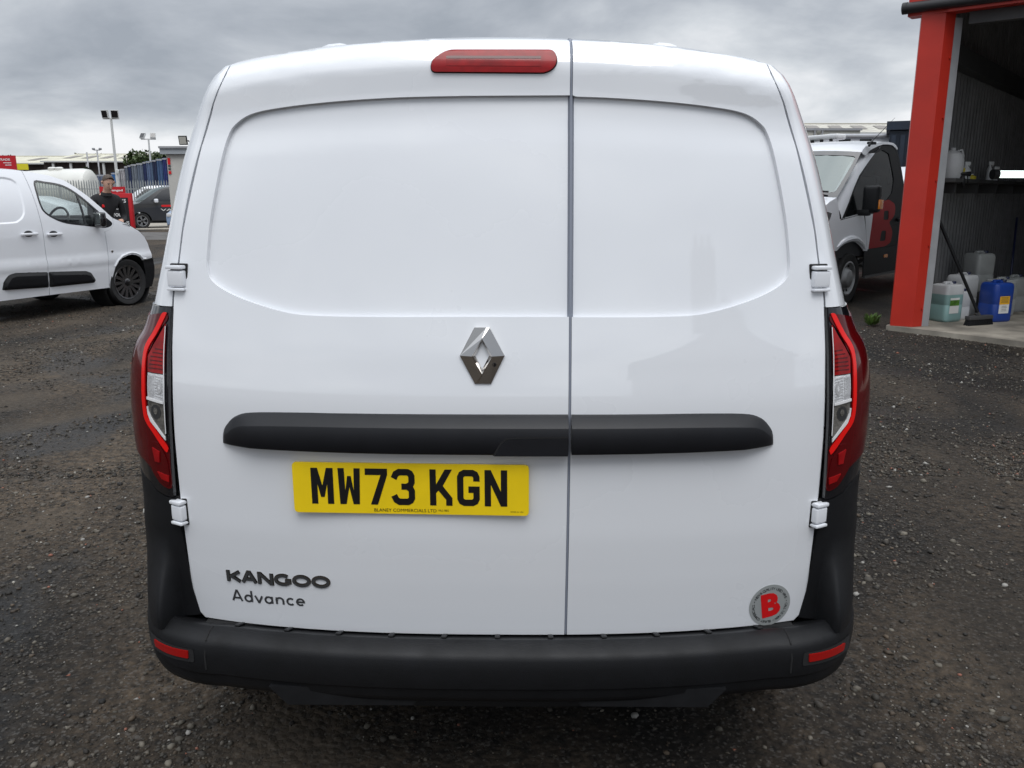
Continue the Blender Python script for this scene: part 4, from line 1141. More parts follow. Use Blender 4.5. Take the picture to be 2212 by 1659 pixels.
# big red letter on the black door
BL = MB()
bo = round_poly([(.60, 1.225), (.545, .742), (1.15, .752), (1.36, .80), (1.40, .96), (1.22, 1.10), (1.42, 1.20), (1.44, 1.36), (1.20, 1.43), (.99, 1.41), (.80, 1.34)], [.0, 0, .05, .06, .08, .03, .06, .07, .06, .03, 0], 4)
trp('door_letter', bo, REDWR, off=.005, th=.002, par=dr, holes=[round_poly([(.93, .835), (.965, .985), (1.14, .985), (1.14, .835)], .035, 3), round_poly([(.99, 1.14), (1.01, 1.27), (1.18, 1.27), (1.18, 1.14)], .03, 3)])
hd = MB(); hd.bev((1.60, -.025-wt(1.12), 1.13), (.19, .035, .05), .012, 2); hd.build('door_handle', PLASTIC, tr)
trp('roof_side', [(.476, 2.083), (.682, 2.172), (.901, 2.205), (1.344, 2.262), (1.764, 2.260), (1.88, 2.20), (1.86, 1.2), (1.86, .745), (1.805, .745), (1.805, 2.155), (1.70, 2.222), (1.344, 2.212), (1.10, 2.148), (.90, 2.092)], WRAP)
trp('roof_edge', smooth_poly([(.476, 2.083), (.682, 2.172), (.901, 2.205), (1.344, 2.262), (1.764, 2.260), (1.88, 2.20), (1.85, 2.165), (1.72, 2.225), (1.344, 2.222), (.93, 2.150), (.74, 2.10), (.60, 2.040)], 2), PAINT2, off=.008, th=.012)
_po = [(.93, 2.085), (.56, 1.925), (.217, 1.762), (-.02, 1.596), (-.25, 1.385), (-.47, 1.18)]
_pi = [(.60, 2.075), (.32, 1.97), (.10, 1.86), (-.14, 1.71), (-.36, 1.58), (-.56, 1.463)]
pm_ = MB(); rr_ = []
for (a, b), (c, d) in zip(_po, _pi):
    q = []
    for k in range(6):
        t = k/5; e = t*t
        q.append(Vector((a+(c-a)*t+.05*e, -wt(b+(d-b)*t)-.012+.13*e, b+(d-b)*t)))
    rr_.append(q)
pm_.loft(rr_); pm_.build('windscreen_pillar', PAINT2, tr)
trp('sill_panel', [(.40, .72), (.505, .714), (.56, .735), (1.86, .742), (1.86, .355), (.44, .345)], PLASTIC, off=.006)
trp('step_edge', [(.44, .36), (1.86, .37), (1.86, .34), (.44, .33)], BADGE, off=.03, th=.03)
trp('front_corner', [(-1.28, .765), (-1.26, .42), (-.45, .42), (-.43, .70), (-.509, .765)], PLASTIC, off=.002)
trp('side_marker', round_poly([(1.14, .585), (1.28, .585), (1.28, .635), (1.14, .635)], .01, 2), AMBER, off=.012, th=.008)
def crown_t(x, z, b):
    return (-.16*b if x < 1.0 else 0, .03*b if z > 1.9 else .03*b)
across([(1.88, 2.20), (1.764, 2.262), (1.344, 2.264), (.901, 2.207), (.682, 2.174), (.476, 2.083)], wt, 2.0, crown_t, 'roof', PAINT2, tr)
across([(.476, 2.083), (.136, 1.88), (-.20, 1.68), (-.573, 1.463)], wt, 2.0, crown_t, 'windscreen', GLASSW, tr)
across([(-.573, 1.463), (-.80, 1.41), (-1.041, 1.325), (-1.22, 1.15)], wt, 2.0, crown_t, 'bonnet', PAINT2, tr)
across([(-1.22, 1.15), (-1.30, .95), (-1.31, .77)], wt, 2.0, crown_t, 'grille', GLOSSB, tr)
across([(-1.31, .77), (-1.32, .55), (-1.26, .40)], wt, 2.0, crown_t, 'front_bumper', PLASTIC, tr)
across([(1.87, .5), (1.88, 2.20)], wt, 2.0, lambda x, z, b: (0, 0), 'cab_back', GLOSSB, tr)
hl = trp('headlight', [(-1.22, 1.14), (-1.0, 1.30), (-.76, 1.262), (-.90, 1.09), (-1.2, 1.02)], GLOSSB, off=.006)
# black band round the glass, wiper, card
def WSF(t, v):   # t across 0..1, v up the screen 0..1
    x = -.573+(.476+.573)*v; z = 1.463+(2.083-1.463)*v
    ya = -wt(z); yb = 2.0+wt(z); b = 1-abs(2*t-1)**2.6
    return (x-.16*b, ya+(yb-ya)*t, z+.03*b)
HW = (-.6, 0, .8)
fr_o = [(.0, 0), (1, 0), (1, 1), (0, 1)]; fr_i = round_poly([(.030, .09), (.97, .09), (.975, .90), (.022, .90)], .05, 4)
patch('screen_border', fr_o, WSF, HW, GLOSSB, tr, step=(.1, .1), off=.003, thick=0, holes=[fr_i])
wp_ = MB(); wp_.tube([Vector(WSF(.06, .06))+Vector((-.02, 0, .03)), Vector(WSF(.25, .065))+Vector((-.02, 0, .03)), Vector(WSF(.55, .08))+Vector((-.02, 0, .03))], .014, 6); wp_.build('wiper', PLASTIC, tr)
patch('windscreen_card', [(.15, .125), (.27, .125), (.27, .20), (.15, .20)], WSF, HW, PINK, tr, step=(0, 0), off=-.004, thick=0)
# mirror
mm = MB(); mm.bev((.16, -.14, 1.44), (.15, .22, .36), .05, 3); mm.bev((.12, -.04, 1.26), (.10, .22, .09), .03, 2)
mm.build('door_mirror', PLASTIC, tr)
im = MB(); im.bev((.18, -.255, 1.37), (.13, .03, .13), .012, 2); im.build('indicator', AMBER, tr)
an = MB(); an.tube([(.56, .13, 2.17), (.60, .13, 2.21)], .018, 8); an.tube([(.60, .13, 2.21), (.90, .05, 2.44), (1.06, .0, 2.57)], [.006, .004, .002], 6); an.build('aerial', PLASTIC, tr)
vb = MB(); vb.bev((.72, .16, 2.215), (.16, .08, .04), .015, 2); vb.build('roof_vent', PLASTIC, tr)
ic = MB(); ic.box((.7, 1.0, .75), (2.2, 1.9, .2)); ic.box((-.3, 1.0, 1.28), (.5, 1.8, .16)); ic.box((1.75, 1.0, 1.2), (.06, 1.8, .9)); ic.box((1.75, 1.0, 1.90), (.06, 1.46, .5)); ic.build('cabin', CABIN, tr)
for yy in (.5, 1.0, 1.5):
    st_ = MB(); st_.bev((1.15, yy, 1.0), (.5, .46, .2), .06, 2); st_.bev((1.42, yy, 1.4), (.15, .44, .75), .05, 2); st_.bev((1.44, yy, 1.83), (.1, .26, .2), .04, 2); st_.build('seat', CABIN, tr)
for (x, a) in ((-.02, 0),):
    road_wheel(tr, (x, .12, .355), (0, -1, 0), .358, .23, .238, STEEL, style='steel')
    road_wheel(tr, (x, 1.88, .355), (0, 1, 0), .358, .23, .238, STEEL, style='steel')
    aw = MB(); aw.lathe([(.50, .05), (.50, .40), (0, .40)], (x, .03, .34), (0, 1, 0), 24); aw.build('wheel_arch', DARK, tr)
road_wheel(tr, (3.3, .22, .355), (0, -1, 0), .358, .23, .238, STEEL, style='steel')
road_wheel(tr, (3.3, 1.78, .355), (0, 1, 0), .358, .23, .238, STEEL, style='steel')
cb = MB(); cb.box((3.1, 1.0, .62), (2.6, .9, .18)); cb.build('chassis', PLASTIC, tr)
tb_ = MB(); tb_.box((3.25, 1.0, .92), (2.6, 2.0, .42)); tb_.build('load_bed', GLOSSB, tr)
# ------------------------------------------------------------------ workshop on the right
REDW = mat('red_cladding', (0.46, 0.022, 0.010), rough=0.45, var=0.12, scale=2.5, bump=.04, bscale=40)
GREYR = mat('galvanised_rail', (0.34, 0.345, 0.36), rough=0.5, metal=.2, var=0.15, scale=4)
CORR = mat('grey_wall_sheet', (0.16, 0.16, 0.165), rough=0.6, var=0.25, scale=3)
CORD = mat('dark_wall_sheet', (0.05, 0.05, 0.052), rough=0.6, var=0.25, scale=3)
FLOORC = mat('stained_concrete', (0.33, 0.30, 0.25), rough=0.75, var=0.6, scale=2.2, bump=.2, bscale=50)
PIPE = mat('black_pipe', (0.018, 0.018, 0.02), rough=0.4)
ws = thing('workshop', 'red steel workshop with an open doorway and grey corrugated walls inside', 'building', (4.4, 7.85, 0))
O = Vector((4.4, 7.85, 0))
def W(p): return Vector(p)-O
dv = Vector((.76, -.65, 0)).normalized(); iv = Vector((.65, .76, 0)).normalized()
# slab
sl_ = MB()
A_ = Vector((4.30, 7.66, 0)); dS = Vector((.647, -.762, 0)).normalized()
Bq = A_+dS*9
pl_ = [A_, Bq, Bq+iv*11, A_+iv*11+Vector((-.1, .1, 0))]
sl_.prism([(p.x-O.x, p.y-O.y) for p in pl_], (0, 0, -.1), (1, 0, 0), (0, 1, 0), (0, 0, .15))
sl_.build('floor_slab', FLOORC, ws)
# column (folded red sheet) and roller rail
cp_ = [(4.33, 7.63), (4.53, 7.52), (4.655, 7.565), (4.70, 7.80), (4.60, 8.0), (4.46, 7.93)]
cm = MB(); cm.prism([(x-O.x, y-O.y) for x, y in cp_], (0, 0, .052), (1, 0, 0), (0, 1, 0), (0, 0, 3.4)); cm.build('column', REDW, ws)
sc_ = MB()
for z in (.25, .95, 1.65, 2.3, 2.9):
    sc_.lathe([(.012, 0), (.012, .008), (0, .010)], W((4.635, 7.552, z)), (.36, -.93, 0), 8)
sc_.build('rivet', REDW, ws, kind='stuff')
rl = MB(); rl.prism([(x-O.x, y-O.y) for x, y in ((4.658, 7.572), (4.745, 7.590), (4.740, 7.64), (4.658, 7.64))], (0, 0, .052), (1, 0, 0), (0, 1, 0), (0, 0, 3.25)); rl.build('shutter_rail', GREYR, ws)
# fascia, pipe
P0 = Vector((4.36, 7.74, 0))
fa = MB(); q = frame_rot(dv); c0 = P0+dv*3.4
fa.box(W((c0.x, c0.y, 3.95)), (7.0, .16, 1.22), rot=q); fa.build('fascia', REDW, ws)
lf = MB(); lf.box(W(P0+dv*3.62+iv*.10)+Vector((0, 0, 3.30)), (6.3, .10, .16), rot=q); lf.build('lintel', CORD, ws)
pp = MB()
pA = Vector((4.20, 7.72, 3.42)); pB = pA+dv*7+Vector((0, 0, -.02))
pp.tube([W(pA), W(pB)], .055, 20); pp.lathe([(.060, -.012), (.060, .035), (.050, .035), (.045, .0)], W(pA), -dv, 20); pp.build('gutter_pipe', PIPE, ws)
ft = MB(); ft.box(W(P0+dv*3.6-iv*.095)+Vector((0, 0, 3.352)), (6.6, .02, .03), rot=q); ft.build('fascia_trim', REDW, ws)
# inside wall of corrugated sheets, running back from the column
W0 = Vector((4.68, 7.98, 0))
def sheet(o, along, up_h, width, mat_, name, n=5, depth=.03, nrm=None):
    mb = MB(); pit = width/n; pts = []
    for k in range(n):
        x = k*pit
        pts += [(x+.0, 0), (x+pit*.5, 0), (x+pit*.62, depth), (x+pit*.88, depth)]
    pts.append((width-.004, 0))
    mb.loft([[Vector(o)+along*a+nrm*b for a, b in pts], [Vector(o)+along*a+nrm*b+Vector((0, 0, up_h)) for a, b in pts]], smooth=False)
    return mb.build(name, mat_, ws)
nw = -Vector((iv.y, -iv.x, 0)); nin = Vector((iv.y, -iv.x, 0))
for k in range(12):
    sheet(W(W0+iv*k*.8)+Vector((0, 0, .055)), iv, 2.92, .8, CORR, 'wall_sheet', nrm=nin)
    sheet(W(W0+iv*k*.8+nw*.04)+Vector((0, 0, 3.0)), iv, 1.5, .8, CORR, 'wall_sheet', nrm=nin)
ev = MB(); ev.box(W(W0+iv*4.7+nin*.10)+Vector((0, 0, 3.02)), (9.6, .16, .20), rot=frame_rot(iv)); ev.build('eaves_beam', CORD, ws)
ol = MB(); ol.box(W(W0+iv*4.8+nw*.09)+Vector((0, 0, 2.3)), (9.7, .02, 4.5), rot=frame_rot(iv)); ol.build('outer_wall', mat('pale_wall_sheet', (.58, .58, .57), rough=.6, var=.1, scale=2), ws)
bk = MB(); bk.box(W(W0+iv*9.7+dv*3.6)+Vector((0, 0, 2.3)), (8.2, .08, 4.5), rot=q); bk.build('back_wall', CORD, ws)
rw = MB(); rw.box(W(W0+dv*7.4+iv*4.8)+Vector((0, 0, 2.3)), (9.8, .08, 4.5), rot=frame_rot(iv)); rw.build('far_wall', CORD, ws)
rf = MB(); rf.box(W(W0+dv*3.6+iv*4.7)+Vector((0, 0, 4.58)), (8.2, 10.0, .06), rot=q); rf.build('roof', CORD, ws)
# shelf
sh = thing('wall_shelf', 'long dark shelf fixed to the inside wall of the workshop', 'shelf', (5.3, 8.75, 1.66))
so = Vector((5.3, 8.75, 1.66))
s_ = MB(); pS = W0+iv*2.6+nin*.20
s_.box(pS-so+Vector((0, 0, 1.66)), (5.2, .30, .04), rot=frame_rot(iv)); s_.build('shelf_board', CORD, sh)
for k in range(5):
    b_ = MB(); pb = W0+iv*(.3+1.1*k)+nin*.17
    b_.box(pb-so+Vector((0, 0, 1.575)), (.04, .24, .12), rot=frame_rot(iv)); b_.build('bracket', CORD, sh)
def on_shelf(s, d=.20): return W0+iv*s+nin*d+Vector((0, 0, 1.682))
HAZY = mat('cloudy_plastic', (0.42, 0.43, 0.44), rough=0.45, var=.1, scale=8)
YEL = mat('yellow_plastic', (0.62, 0.50, 0.03), rough=0.45)
WHP = mat('white_plastic', (0.58, 0.59, 0.60), rough=0.4)
jg = thing('plastic_jug', 'cloudy white plastic jug at the column end of the workshop shelf', 'jug', on_shelf(.38))
j = MB(); j.lathe([(.12, 0), (.13, .02), (.13, .20), (.11, .27), (.05, .31), (.03, .31), (.03, .34), (0, .34)], (0, 0, 0), (0, 0, 1), 18); j.build('jug_body', HAZY, jg)
j = MB(); j.tube([(.05, 0, .30), (.10, 0, .32), (.125, 0, .25), (.125, 0, .16)], .014, 8); j.build('jug_handle', HAZY, jg)
sp = thing('spray_gun', 'black trigger gun hanging over the shelf front below the cloudy jug', 'spray gun', on_shelf(.36, .33))
j = MB(); j.tube([(0, 0, .03), (.02, -.02, -.10)], [.03, .02], 8); j.tube([(-.06, 0, .05), (.09, 0, .05)], [.012, .028], 8); j.build('gun_body', PLASTIC, sp)
j = MB(); j.tube([(.05, -.02, .03), (.06, -.03, -.05)], .007, 6); j.build('trigger', PLASTIC, sp)
tn = thing('yellow_tub', 'small yellow lidded tub on the shelf beside the white spray bottle', 'tub', on_shelf(.78))
j = MB(); j.lathe([(.05, 0), (.055, .07), (.05, .075), (0, .075)], (0, 0, 0), (0, 0, 1), 14); j.build('tub_body', HAZY, tn)
j = MB(); j.lathe([(.060, .075), (.060, .125), (0, .128)], (0, 0, 0), (0, 0, 1), 14); j.build('tub_lid', YEL, tn)
def bottle(name, label, loc, h, r, m, cat='bottle', trig=True, group=None):
    b = thing(name, label, cat, loc, group=group)
    j = MB(); j.lathe([(r, 0), (r*1.05, .01), (r*1.05, h*.55), (r*.45, h*.78), (r*.42, h*.85), (0, h*.85)], (0, 0, 0), (0, 0, 1), 14); j.build('bottle_body', m, b)
    j = MB()
    if trig: j.bev((.012, 0, h*.93), (.07, .03, .045), .008, 2); j.tube([(.035, 0, h*.9), (.04, 0, h*.76)], .006, 6)
    else: j.lathe([(r*.5, h*.85), (r*.5, h), (0, h)], (0, 0, 0), (0, 0, 1), 12)
    j.build('bottle_cap', WHP, b)
bottle('spray_bottle', 'white conical spray bottle on the shelf just past the yellow tub', on_shelf(1.08), .20, .055, WHP)
bottle('clear_bottle', 'squat clear bottle on the shelf behind the yellow tub', on_shelf(.95, .10), .12, .045, HAZY, trig=False)
bottle('flat_tin', 'low yellow capped bottle on the shelf near the lamp end', on_shelf(1.36), .07, .06, YEL, trig=False)
bottle('slim_bottle', 'tall slim white bottle standing above the glowing tube lamp', on_shelf(2.35), .24, .035, WHP)
bottle('short_bottle', 'shorter white bottle right of the tall one above the tube lamp', on_shelf(2.72), .18, .035, WHP)
# lit tube lamp
LAMP = mat('lamp_glow', (0.9, 0.95, 0.93), emit=((.86, 1.0, .96), 1.6))
lm = thing('tube_lamp', 'bright white tube lamp shining in front of the workshop shelf', 'lamp', (5.47, 7.90, 1.725))
j = MB(); j.tube([(0.02, 0, 0), (1.5, .14, 0)], .040, 18); j.build('lamp_tube', LAMP, lm)
j = MB(); j.tube([(-.045, -.004, 0), (.02, .002, 0)], .054, 18); j.build('lamp_end', PLASTIC, lm)
j = MB(); j.tube([(1.5, .14, 0), (1.56, .146, 0)], .054, 18); j.build('lamp_end', PLASTIC, lm)
j = MB(); j.box((.75, .13, .0), (1.2, .03, .05), rot=rotz(.093)); j.build('lamp_bracket', CORD, lm)
for x_ in (.2, 1.3):
    j = MB(); j.tube([(x_, .02+.0933*x_, 0), (x_+.30, .02+.0933*x_+.55, -.02)], .008, 6); j.build('lamp_arm', CORD, lm)

# jerrycans
TEAL = mat('teal_liquid_plastic', (0.23, 0.38, 0.37), rough=0.35, coat=.2, var=.08, scale=6)
BLUEJ = mat('blue_plastic', (0.010, 0.045, 0.26), rough=0.38, coat=.2)
GREYJ = mat('frosted_plastic', (0.34, 0.35, 0.345), rough=0.45, var=.12, scale=9)
WHJ = mat('milky_plastic', (0.52, 0.53, 0.54), rough=0.42, var=.08, scale=7)
ORL = mat('orange_print', (0.75, 0.40, 0.02), rough=.5)
GRL = mat('green_print', (0.10, 0.26, 0.03), rough=.5, var=.5, scale=18)
CAPB = mat('navy_cap', (0.010, 0.014, 0.05), rough=.4)
def jerrycan(label, loc, rz, m, h=.43, wd=.285, dp=.26, top=None, lab=None, z=.052, tilt=0):
    t = thing('jerrycan', label, 'jerrycan', (loc[0], loc[1], z), rz, group='jerrycans against the workshop wall')
    body = MB()
    sec = round_poly([(-wd/2, -dp/2), (wd/2, -dp/2), (wd/2, dp/2), (-wd/2, dp/2)], .055, 5)
    lv_ = [(0, .90), (.012, .97), (.03, 1.0), (h*.44, 1.0), (h*.45, .985), (h*.47, .985), (h*.48, 1.0), (h*.74, 1.0)]
    up_ = [(h*.74, 1.0), (h*.90, 1.0), (h*.97, .94), (h, .80)]
    ring = lambda z_, k: [Vector((p[0]*k, p[1]*k, z_)) for p in sec]
    body.loft([ring(z_, k) for z_, k in lv_], closed=True); body.add(ring(0, .9), [list(range(len(sec)))[::-1]])
    body.build('can_body', m, t)
    u = MB(); u.loft([ring(z_, k) for z_, k in up_], closed=True); u.add(ring(h, .8), [list(range(len(sec)))]); u.build('can_shoulder', top or m, t)
    hn = MB(); hn.bev((-.01, 0, h+.018), (wd*.42, .035, .028), .012, 2); hn.bev((-wd*.20, 0, h), (.035, .05, .035), .01, 2); hn.bev((wd*.14, 0, h), (.035, .05, .035), .01, 2); hn.build('carry_handle', top or m, t)
    c = MB(); c.lathe([(.030, 0), (.032, .03), (.028, .036), (0, .036)], (wd*.30, 0, h-.008), (0, 0, 1), 16); c.build('screw_cap', CAPB, t)
    if lab == 'green':
        for z0, z1, mm_ in ((.10, .19, PAPER), (.19, .255, GRL), (.255, .28, PAPER)):
            l_ = MB(); l_.box((-.02, -dp/2-.0015, (z0+z1)/2), (.15, .002, z1-z0-.001)); l_.build('paper_label', mm_, t)
    if lab == 'orange':
        for z0, z1, mm_ in ((.10, .205, PAPER), (.205, .30, ORL)):
            l_ = MB(); l_.box((-.005, -dp/2-.0015, (z0+z1)/2), (.145, .002, z1-z0-.001)); l_.build('paper_label', mm_, t)
        l_ = MB()
        for k in range(5):
            l_.box((-.005, -dp/2-.003, .285-.014*k), (.11-.012*(k % 2), .001, .004))
        for k in range(4): l_.box((-.005, -dp/2-.003, .185-.018*k), (.07+.01*(k % 2), .001, .004))
        l_.build('label_print', BADGE, t, kind='stuff')
    return t
jerrycan('teal filled jerrycan with green and white label beside the shutter rail', (5.14, 8.02), .42, TEAL, top=WHJ, lab='green')
jerrycan('blue jerrycan with an orange and white label on the workshop floor', (5.72, 8.02), .30, BLUEJ, h=.45, lab='orange')
jerrycan('milky white jerrycan standing behind the broom and the teal can', (5.52, 8.42), .5, WHJ, h=.50, wd=.30)
jerrycan('small milky jerrycan low behind the broom head, between the teal and blue cans', (5.36, 8.16), .42, WHJ, h=.33, wd=.22, dp=.2)
jerrycan('tall frosted grey jerrycan on top at the back of the row', (5.95, 8.88), .35, GREYJ, h=.48, wd=.30, z=.30)
cr_ = thing('crate', 'low dark crate holding up the tall grey jerrycan', 'crate', (5.95, 8.88, .052), .35)
j = MB(); j.bev((0, 0, .122), (.36, .34, .244), .01, 1); j.build('crate_body', CORD, cr_)
jerrycan('frosted grey jerrycan just behind the blue one', (6.02, 8.46), .4, GREYJ, h=.44)
jerrycan('last frosted grey jerrycan at the deep end of the row', (6.42, 8.86), .4, GREYJ, h=.43)

cbl = thing('cable_coil', 'loose loop of black cable on the workshop floor past the jerrycans', 'cable', (6.75, 9.35, .056))
j = MB(); j.tube([(.20*math.cos(a*.35)*(1+.03*a), .16*math.sin(a*.35)*(1+.03*a), .012+.001*a) for a in range(36)], .010, 6); j.build('cable', PLASTIC, cbl)
bpz = thing('blue_pole', 'slim dark blue pole leaning on the workshop wall behind the last jerrycan', 'pole', (6.55, 9.15, .052))
j = MB(); j.tube([(0, 0, 0), (.22, .42, 1.15)], .014, 8); j.build('pole_shaft', CAPB, bpz)
j = MB(); j.tube([(-.01, -.02, 0), (.02, .04, .10)], .022, 8); j.build('pole_foot', PLASTIC, bpz)

# broom leaning on the rail
bmn = thing('broom', 'black handled yard broom leaning in the workshop doorway by the jerrycans', 'broom', (5.36, 7.68, .052))
bo_ = Vector((5.36, 7.68, .052))
top_ = Vector((4.80, 7.72, 1.22))-bo_
j = MB(); j.tube([(0, 0, .10), top_], .018, 10); j.build('broom_handle', PLASTIC, bmn)
dirb = Vector((.80, .30, .0)).normalized()
Rb = frame_rot(dirb)
j = MB(); j.bev((0, 0, .085), (.36, .075, .045), .012, 2, rot=Rb); j.tube([(0, 0, .09), top_*.06+Vector((0, 0, .07))], .028, 8); j.build('broom_head', CORD, bmn)
j = MB()
for k in range(26):
    for r_ in range(3):
        x0 = -.17+.34*k/25
        a = Rb @ Vector((x0, -.025+.025*r_, .065)); b = Rb @ Vector((x0*1.08, -.032+.032*r_, .0))
        j.tube([a, b], .006, 4, caps=False)
j.build('bristles', PLASTIC, bmn, kind='stuff')

# weeds at the foot of the column
LEAF = mat('weed_leaf', (0.075, 0.14, 0.025), rough=.55, var=.4, scale=15)
def weed(name, label, loc, n, r, h, cat='weed'):
    t = thing(name, label, cat, loc); j = MB()
    for k in range(n):
        a = random.random()*6.28; rr = r*random.random()**.6; hh = h*(.3+.7*random.random())
        b = Vector((rr*math.cos(a)*.3, rr*math.sin(a)*.3, 0)); p = Vector((rr*math.cos(a), rr*math.sin(a), hh))
        s = Vector((-math.sin(a), math.cos(a), .3))*(.012+.012*random.random())
        mid = (b+p)/2+Vector((0, 0, hh*.25))
        j.add([b, mid-s, p, mid+s], [(0, 1, 2, 3)])
    j.build('leaves', LEAF, t, fix=False, kind='stuff')
weed('weed', 'green weed growing at the outer foot of the red column', (4.27, 7.98, 0), 50, .11, .15)
weed('weed', 'smaller weed in the gravel between the truck and the red column', (4.15, 8.6, 0), 40, .14, .12)
# ------------------------------------------------------------------ generic parked cars and vans, x runs rearwards from the front axle
def car(name, label, cat, loc, a, out, ws, width, paint, wb, wr, side_win, glass_m=None, group=None, wf=None, lights=True, plate=False, lower=None):
    wf = wf or (lambda z: -.30*max(0, z-.9)**1.7)
    t = thing(name, label, cat, loc, a, group)
    F = side_F(wf); G = lambda u, v: (u, width+wf(v), v)
    zc = wr*1.0
    def arch_(x0): return [(x0+(wr+.07)*math.cos(q), zc+(wr+.07)*math.sin(q)) for q in [R_(d) for d in range(200, -21, -20)]]
    poly = list(out) + [(out[-1][0], .24)] + [(x, z) for x, z in arch_(wb)[::-1] if z > .24] + [(x, z) for x, z in arch_(0)[::-1] if z > .24] + [(out[0][0]+.02, .24)]
    for nm, Fs, h, o_ in (('side_panel', F, HY, 0), ('side_panel', G, (0, 1, 0), 0)):
        patch(nm, poly, Fs, h, paint, t, step=(.4, .15), off=0, thick=.01)
    if side_win:
        for sw_ in side_win:
            patch('side_window', sw_, F, HY, glass_m or GLOSSB, t, step=(.3, .1), off=.004, thick=0)
    i0, i1 = ws
    cr = lambda x, z, b: ((-.14*b if x < out[i1][0] else (.06*b if x > wb+.4 else 0)), .04*b if z > 1 else .02*b)
    across(out[:i0+1], wf, width, cr, 'bonnet', paint, t)
    across(out[i0:i1+1], wf, width, cr, 'windscreen', GLASSW, t)
    across(out[i1:], wf, width, cr, 'roof', paint, t)
    fl = MB(); fl.box((wb/2, width/2, .3), (wb+1.2, width-.1, .12)); fl.box((wb*.6, width/2, .7), (wb*.9, width-.25, .6)); fl.build('floor_pan', DARK, t)
    for x in (0, wb):
        for yy, ax in ((.10, (0, -1, 0)), (width-.10, (0, 1, 0))):
            road_wheel(t, (x, yy, wr), ax, wr, .2, wr*.68, STEEL, spokes=5)
    if lights:
        z_ = (out[1][1]+out[2][1])/2
        for yy in (.16, width-.16):
            j = MB(); j.bev((out[1][0]+.02, yy, z_+.02), (.18, .26, .15), .04, 2); j.build('headlight', CLEARL, t)
        j = MB(); j.bev((out[1][0]-.12, width/2, z_-.10), (.08, width*.5, .14), .02, 2); j.build('grille', GLOSSB, t)
    if plate:
        j = MB(); j.box((out[1][0]-.175, width/2, .48), (.012, .52, .11)); j.build('number_plate', PAPER, t)
    return t
MPV = [(-.86, .34), (-.90, .66), (-.78, .92), (-.05, 1.13), (.30, 1.36), (.80, 1.68), (1.10, 1.80), (1.9, 1.90), (3.1, 1.88), (3.55, 1.78), (3.68, 1.0), (3.64, .34)]
mp = car('parked_car', 'black people carrier with red lettering on its side beside the grey cabin', 'car', (-16.47, 36.0, .0), R_(33), MPV, (3, 6), 1.8, GREYP, 2.85, .34,
    [[(.42, 1.20), (.95, 1.66), (1.2, 1.74), (1.75, 1.78), (1.75, 1.18)], [(1.83, 1.18), (1.83, 1.78), (3.3, 1.76), (3.4, 1.2)]])
j = MB(); j.bev((.62, -.16, 1.22), (.16, .22, .17), .05, 3); j.build('door_mirror', PAINT2, mp)
FMP = side_F(lambda z: -.30*max(0, z-.9)**1.7)
patch('side_lettering', round_poly([(.85, .95), (1.7, .95), (1.7, 1.04), (.85, 1.04)], .03, 2), FMP, HY, REDP, mp, step=(.4, .2), off=.004, thick=0)
j = MB(); v_, f_ = fit_text('VANS', 1.0, .10, bold=.01); j.add([(1.3+x, -.006, .82+z) for x, z, h in v_], f_); j.build('side_text', PAPER, mp)
BCAR = [(-.75, .30), (-.78, .58), (-.70, .74), (.05, .94), (.40, 1.12), (.85, 1.38), (1.1, 1.44), (2.2, 1.42), (2.9, 1.2), (3.1, .9), (3.1, .32)]
car('parked_car', 'pale blue hatchback nose showing at the edge of the grey cabin', 'car', (-12.35, 33.4, 0), R_(90), BCAR, (3, 6), 1.66, BLUEP, 2.45, .30,
    [[(.5, .96), (.95, 1.34), (2.1, 1.36), (2.6, 1.0)]], plate=True)
VANO = [(-.80, .40), (-.84, .75), (-.72, 1.02), (-.1, 1.22), (.25, 1.48), (.75, 1.86), (1.1, 1.96), (3.6, 1.98), (3.9, 1.85), (3.95, .9), (3.92, .38)]
car('white_van', 'white van behind the palisade fence, seen through its pales near the red board', 'van', (-21.9, 46.6, 0), R_(8), VANO, (3, 6), 1.9, PAINT2, 3.0, .33,
    [[(.42, 1.28), (.95, 1.76), (1.6, 1.80), (1.6, 1.26)]], group=None)
TALL = [(-.85, .45), (-.9, .95), (-.8, 1.2), (-.35, 1.42), (.0, 1.75), (.45, 2.25), (.9, 2.56), (2.0, 2.58), (2.3, 2.45), (2.35, 1.0), (2.33, .42)]
lb = car('white_van', 'tall white van behind the chassis cab with a light bar on its roof', 'van', (6.2, 15.8, 0), R_(28), TALL, (3, 6), 2.0, PAINT2, 1.55, .36, [[(.3, 1.5), (.7, 2.1), (1.5, 2.1), (1.5, 1.45)]])
j = MB(); j.bev((1.0, 1.0, 2.69), (.30, 1.55, .12), .05, 3, rot=None); j.build('light_bar', WHP, lb)
j = MB()
for k in range(6): j.box((.86, .38+.25*k, 2.62), (.04, .06, .05))
j.build('light_bar_feet', PLASTIC, lb, kind='stuff')

car('parked_car', 'white estate car seen only through the cab windows of the parked white van', 'car', (-14.6, 20.0, 0), R_(6), BCAR, (3, 6), 1.66, PAINT2, 2.45, .30,
    [[(.5, .96), (.95, 1.32), (2.3, 1.30), (2.6, 1.0)]])

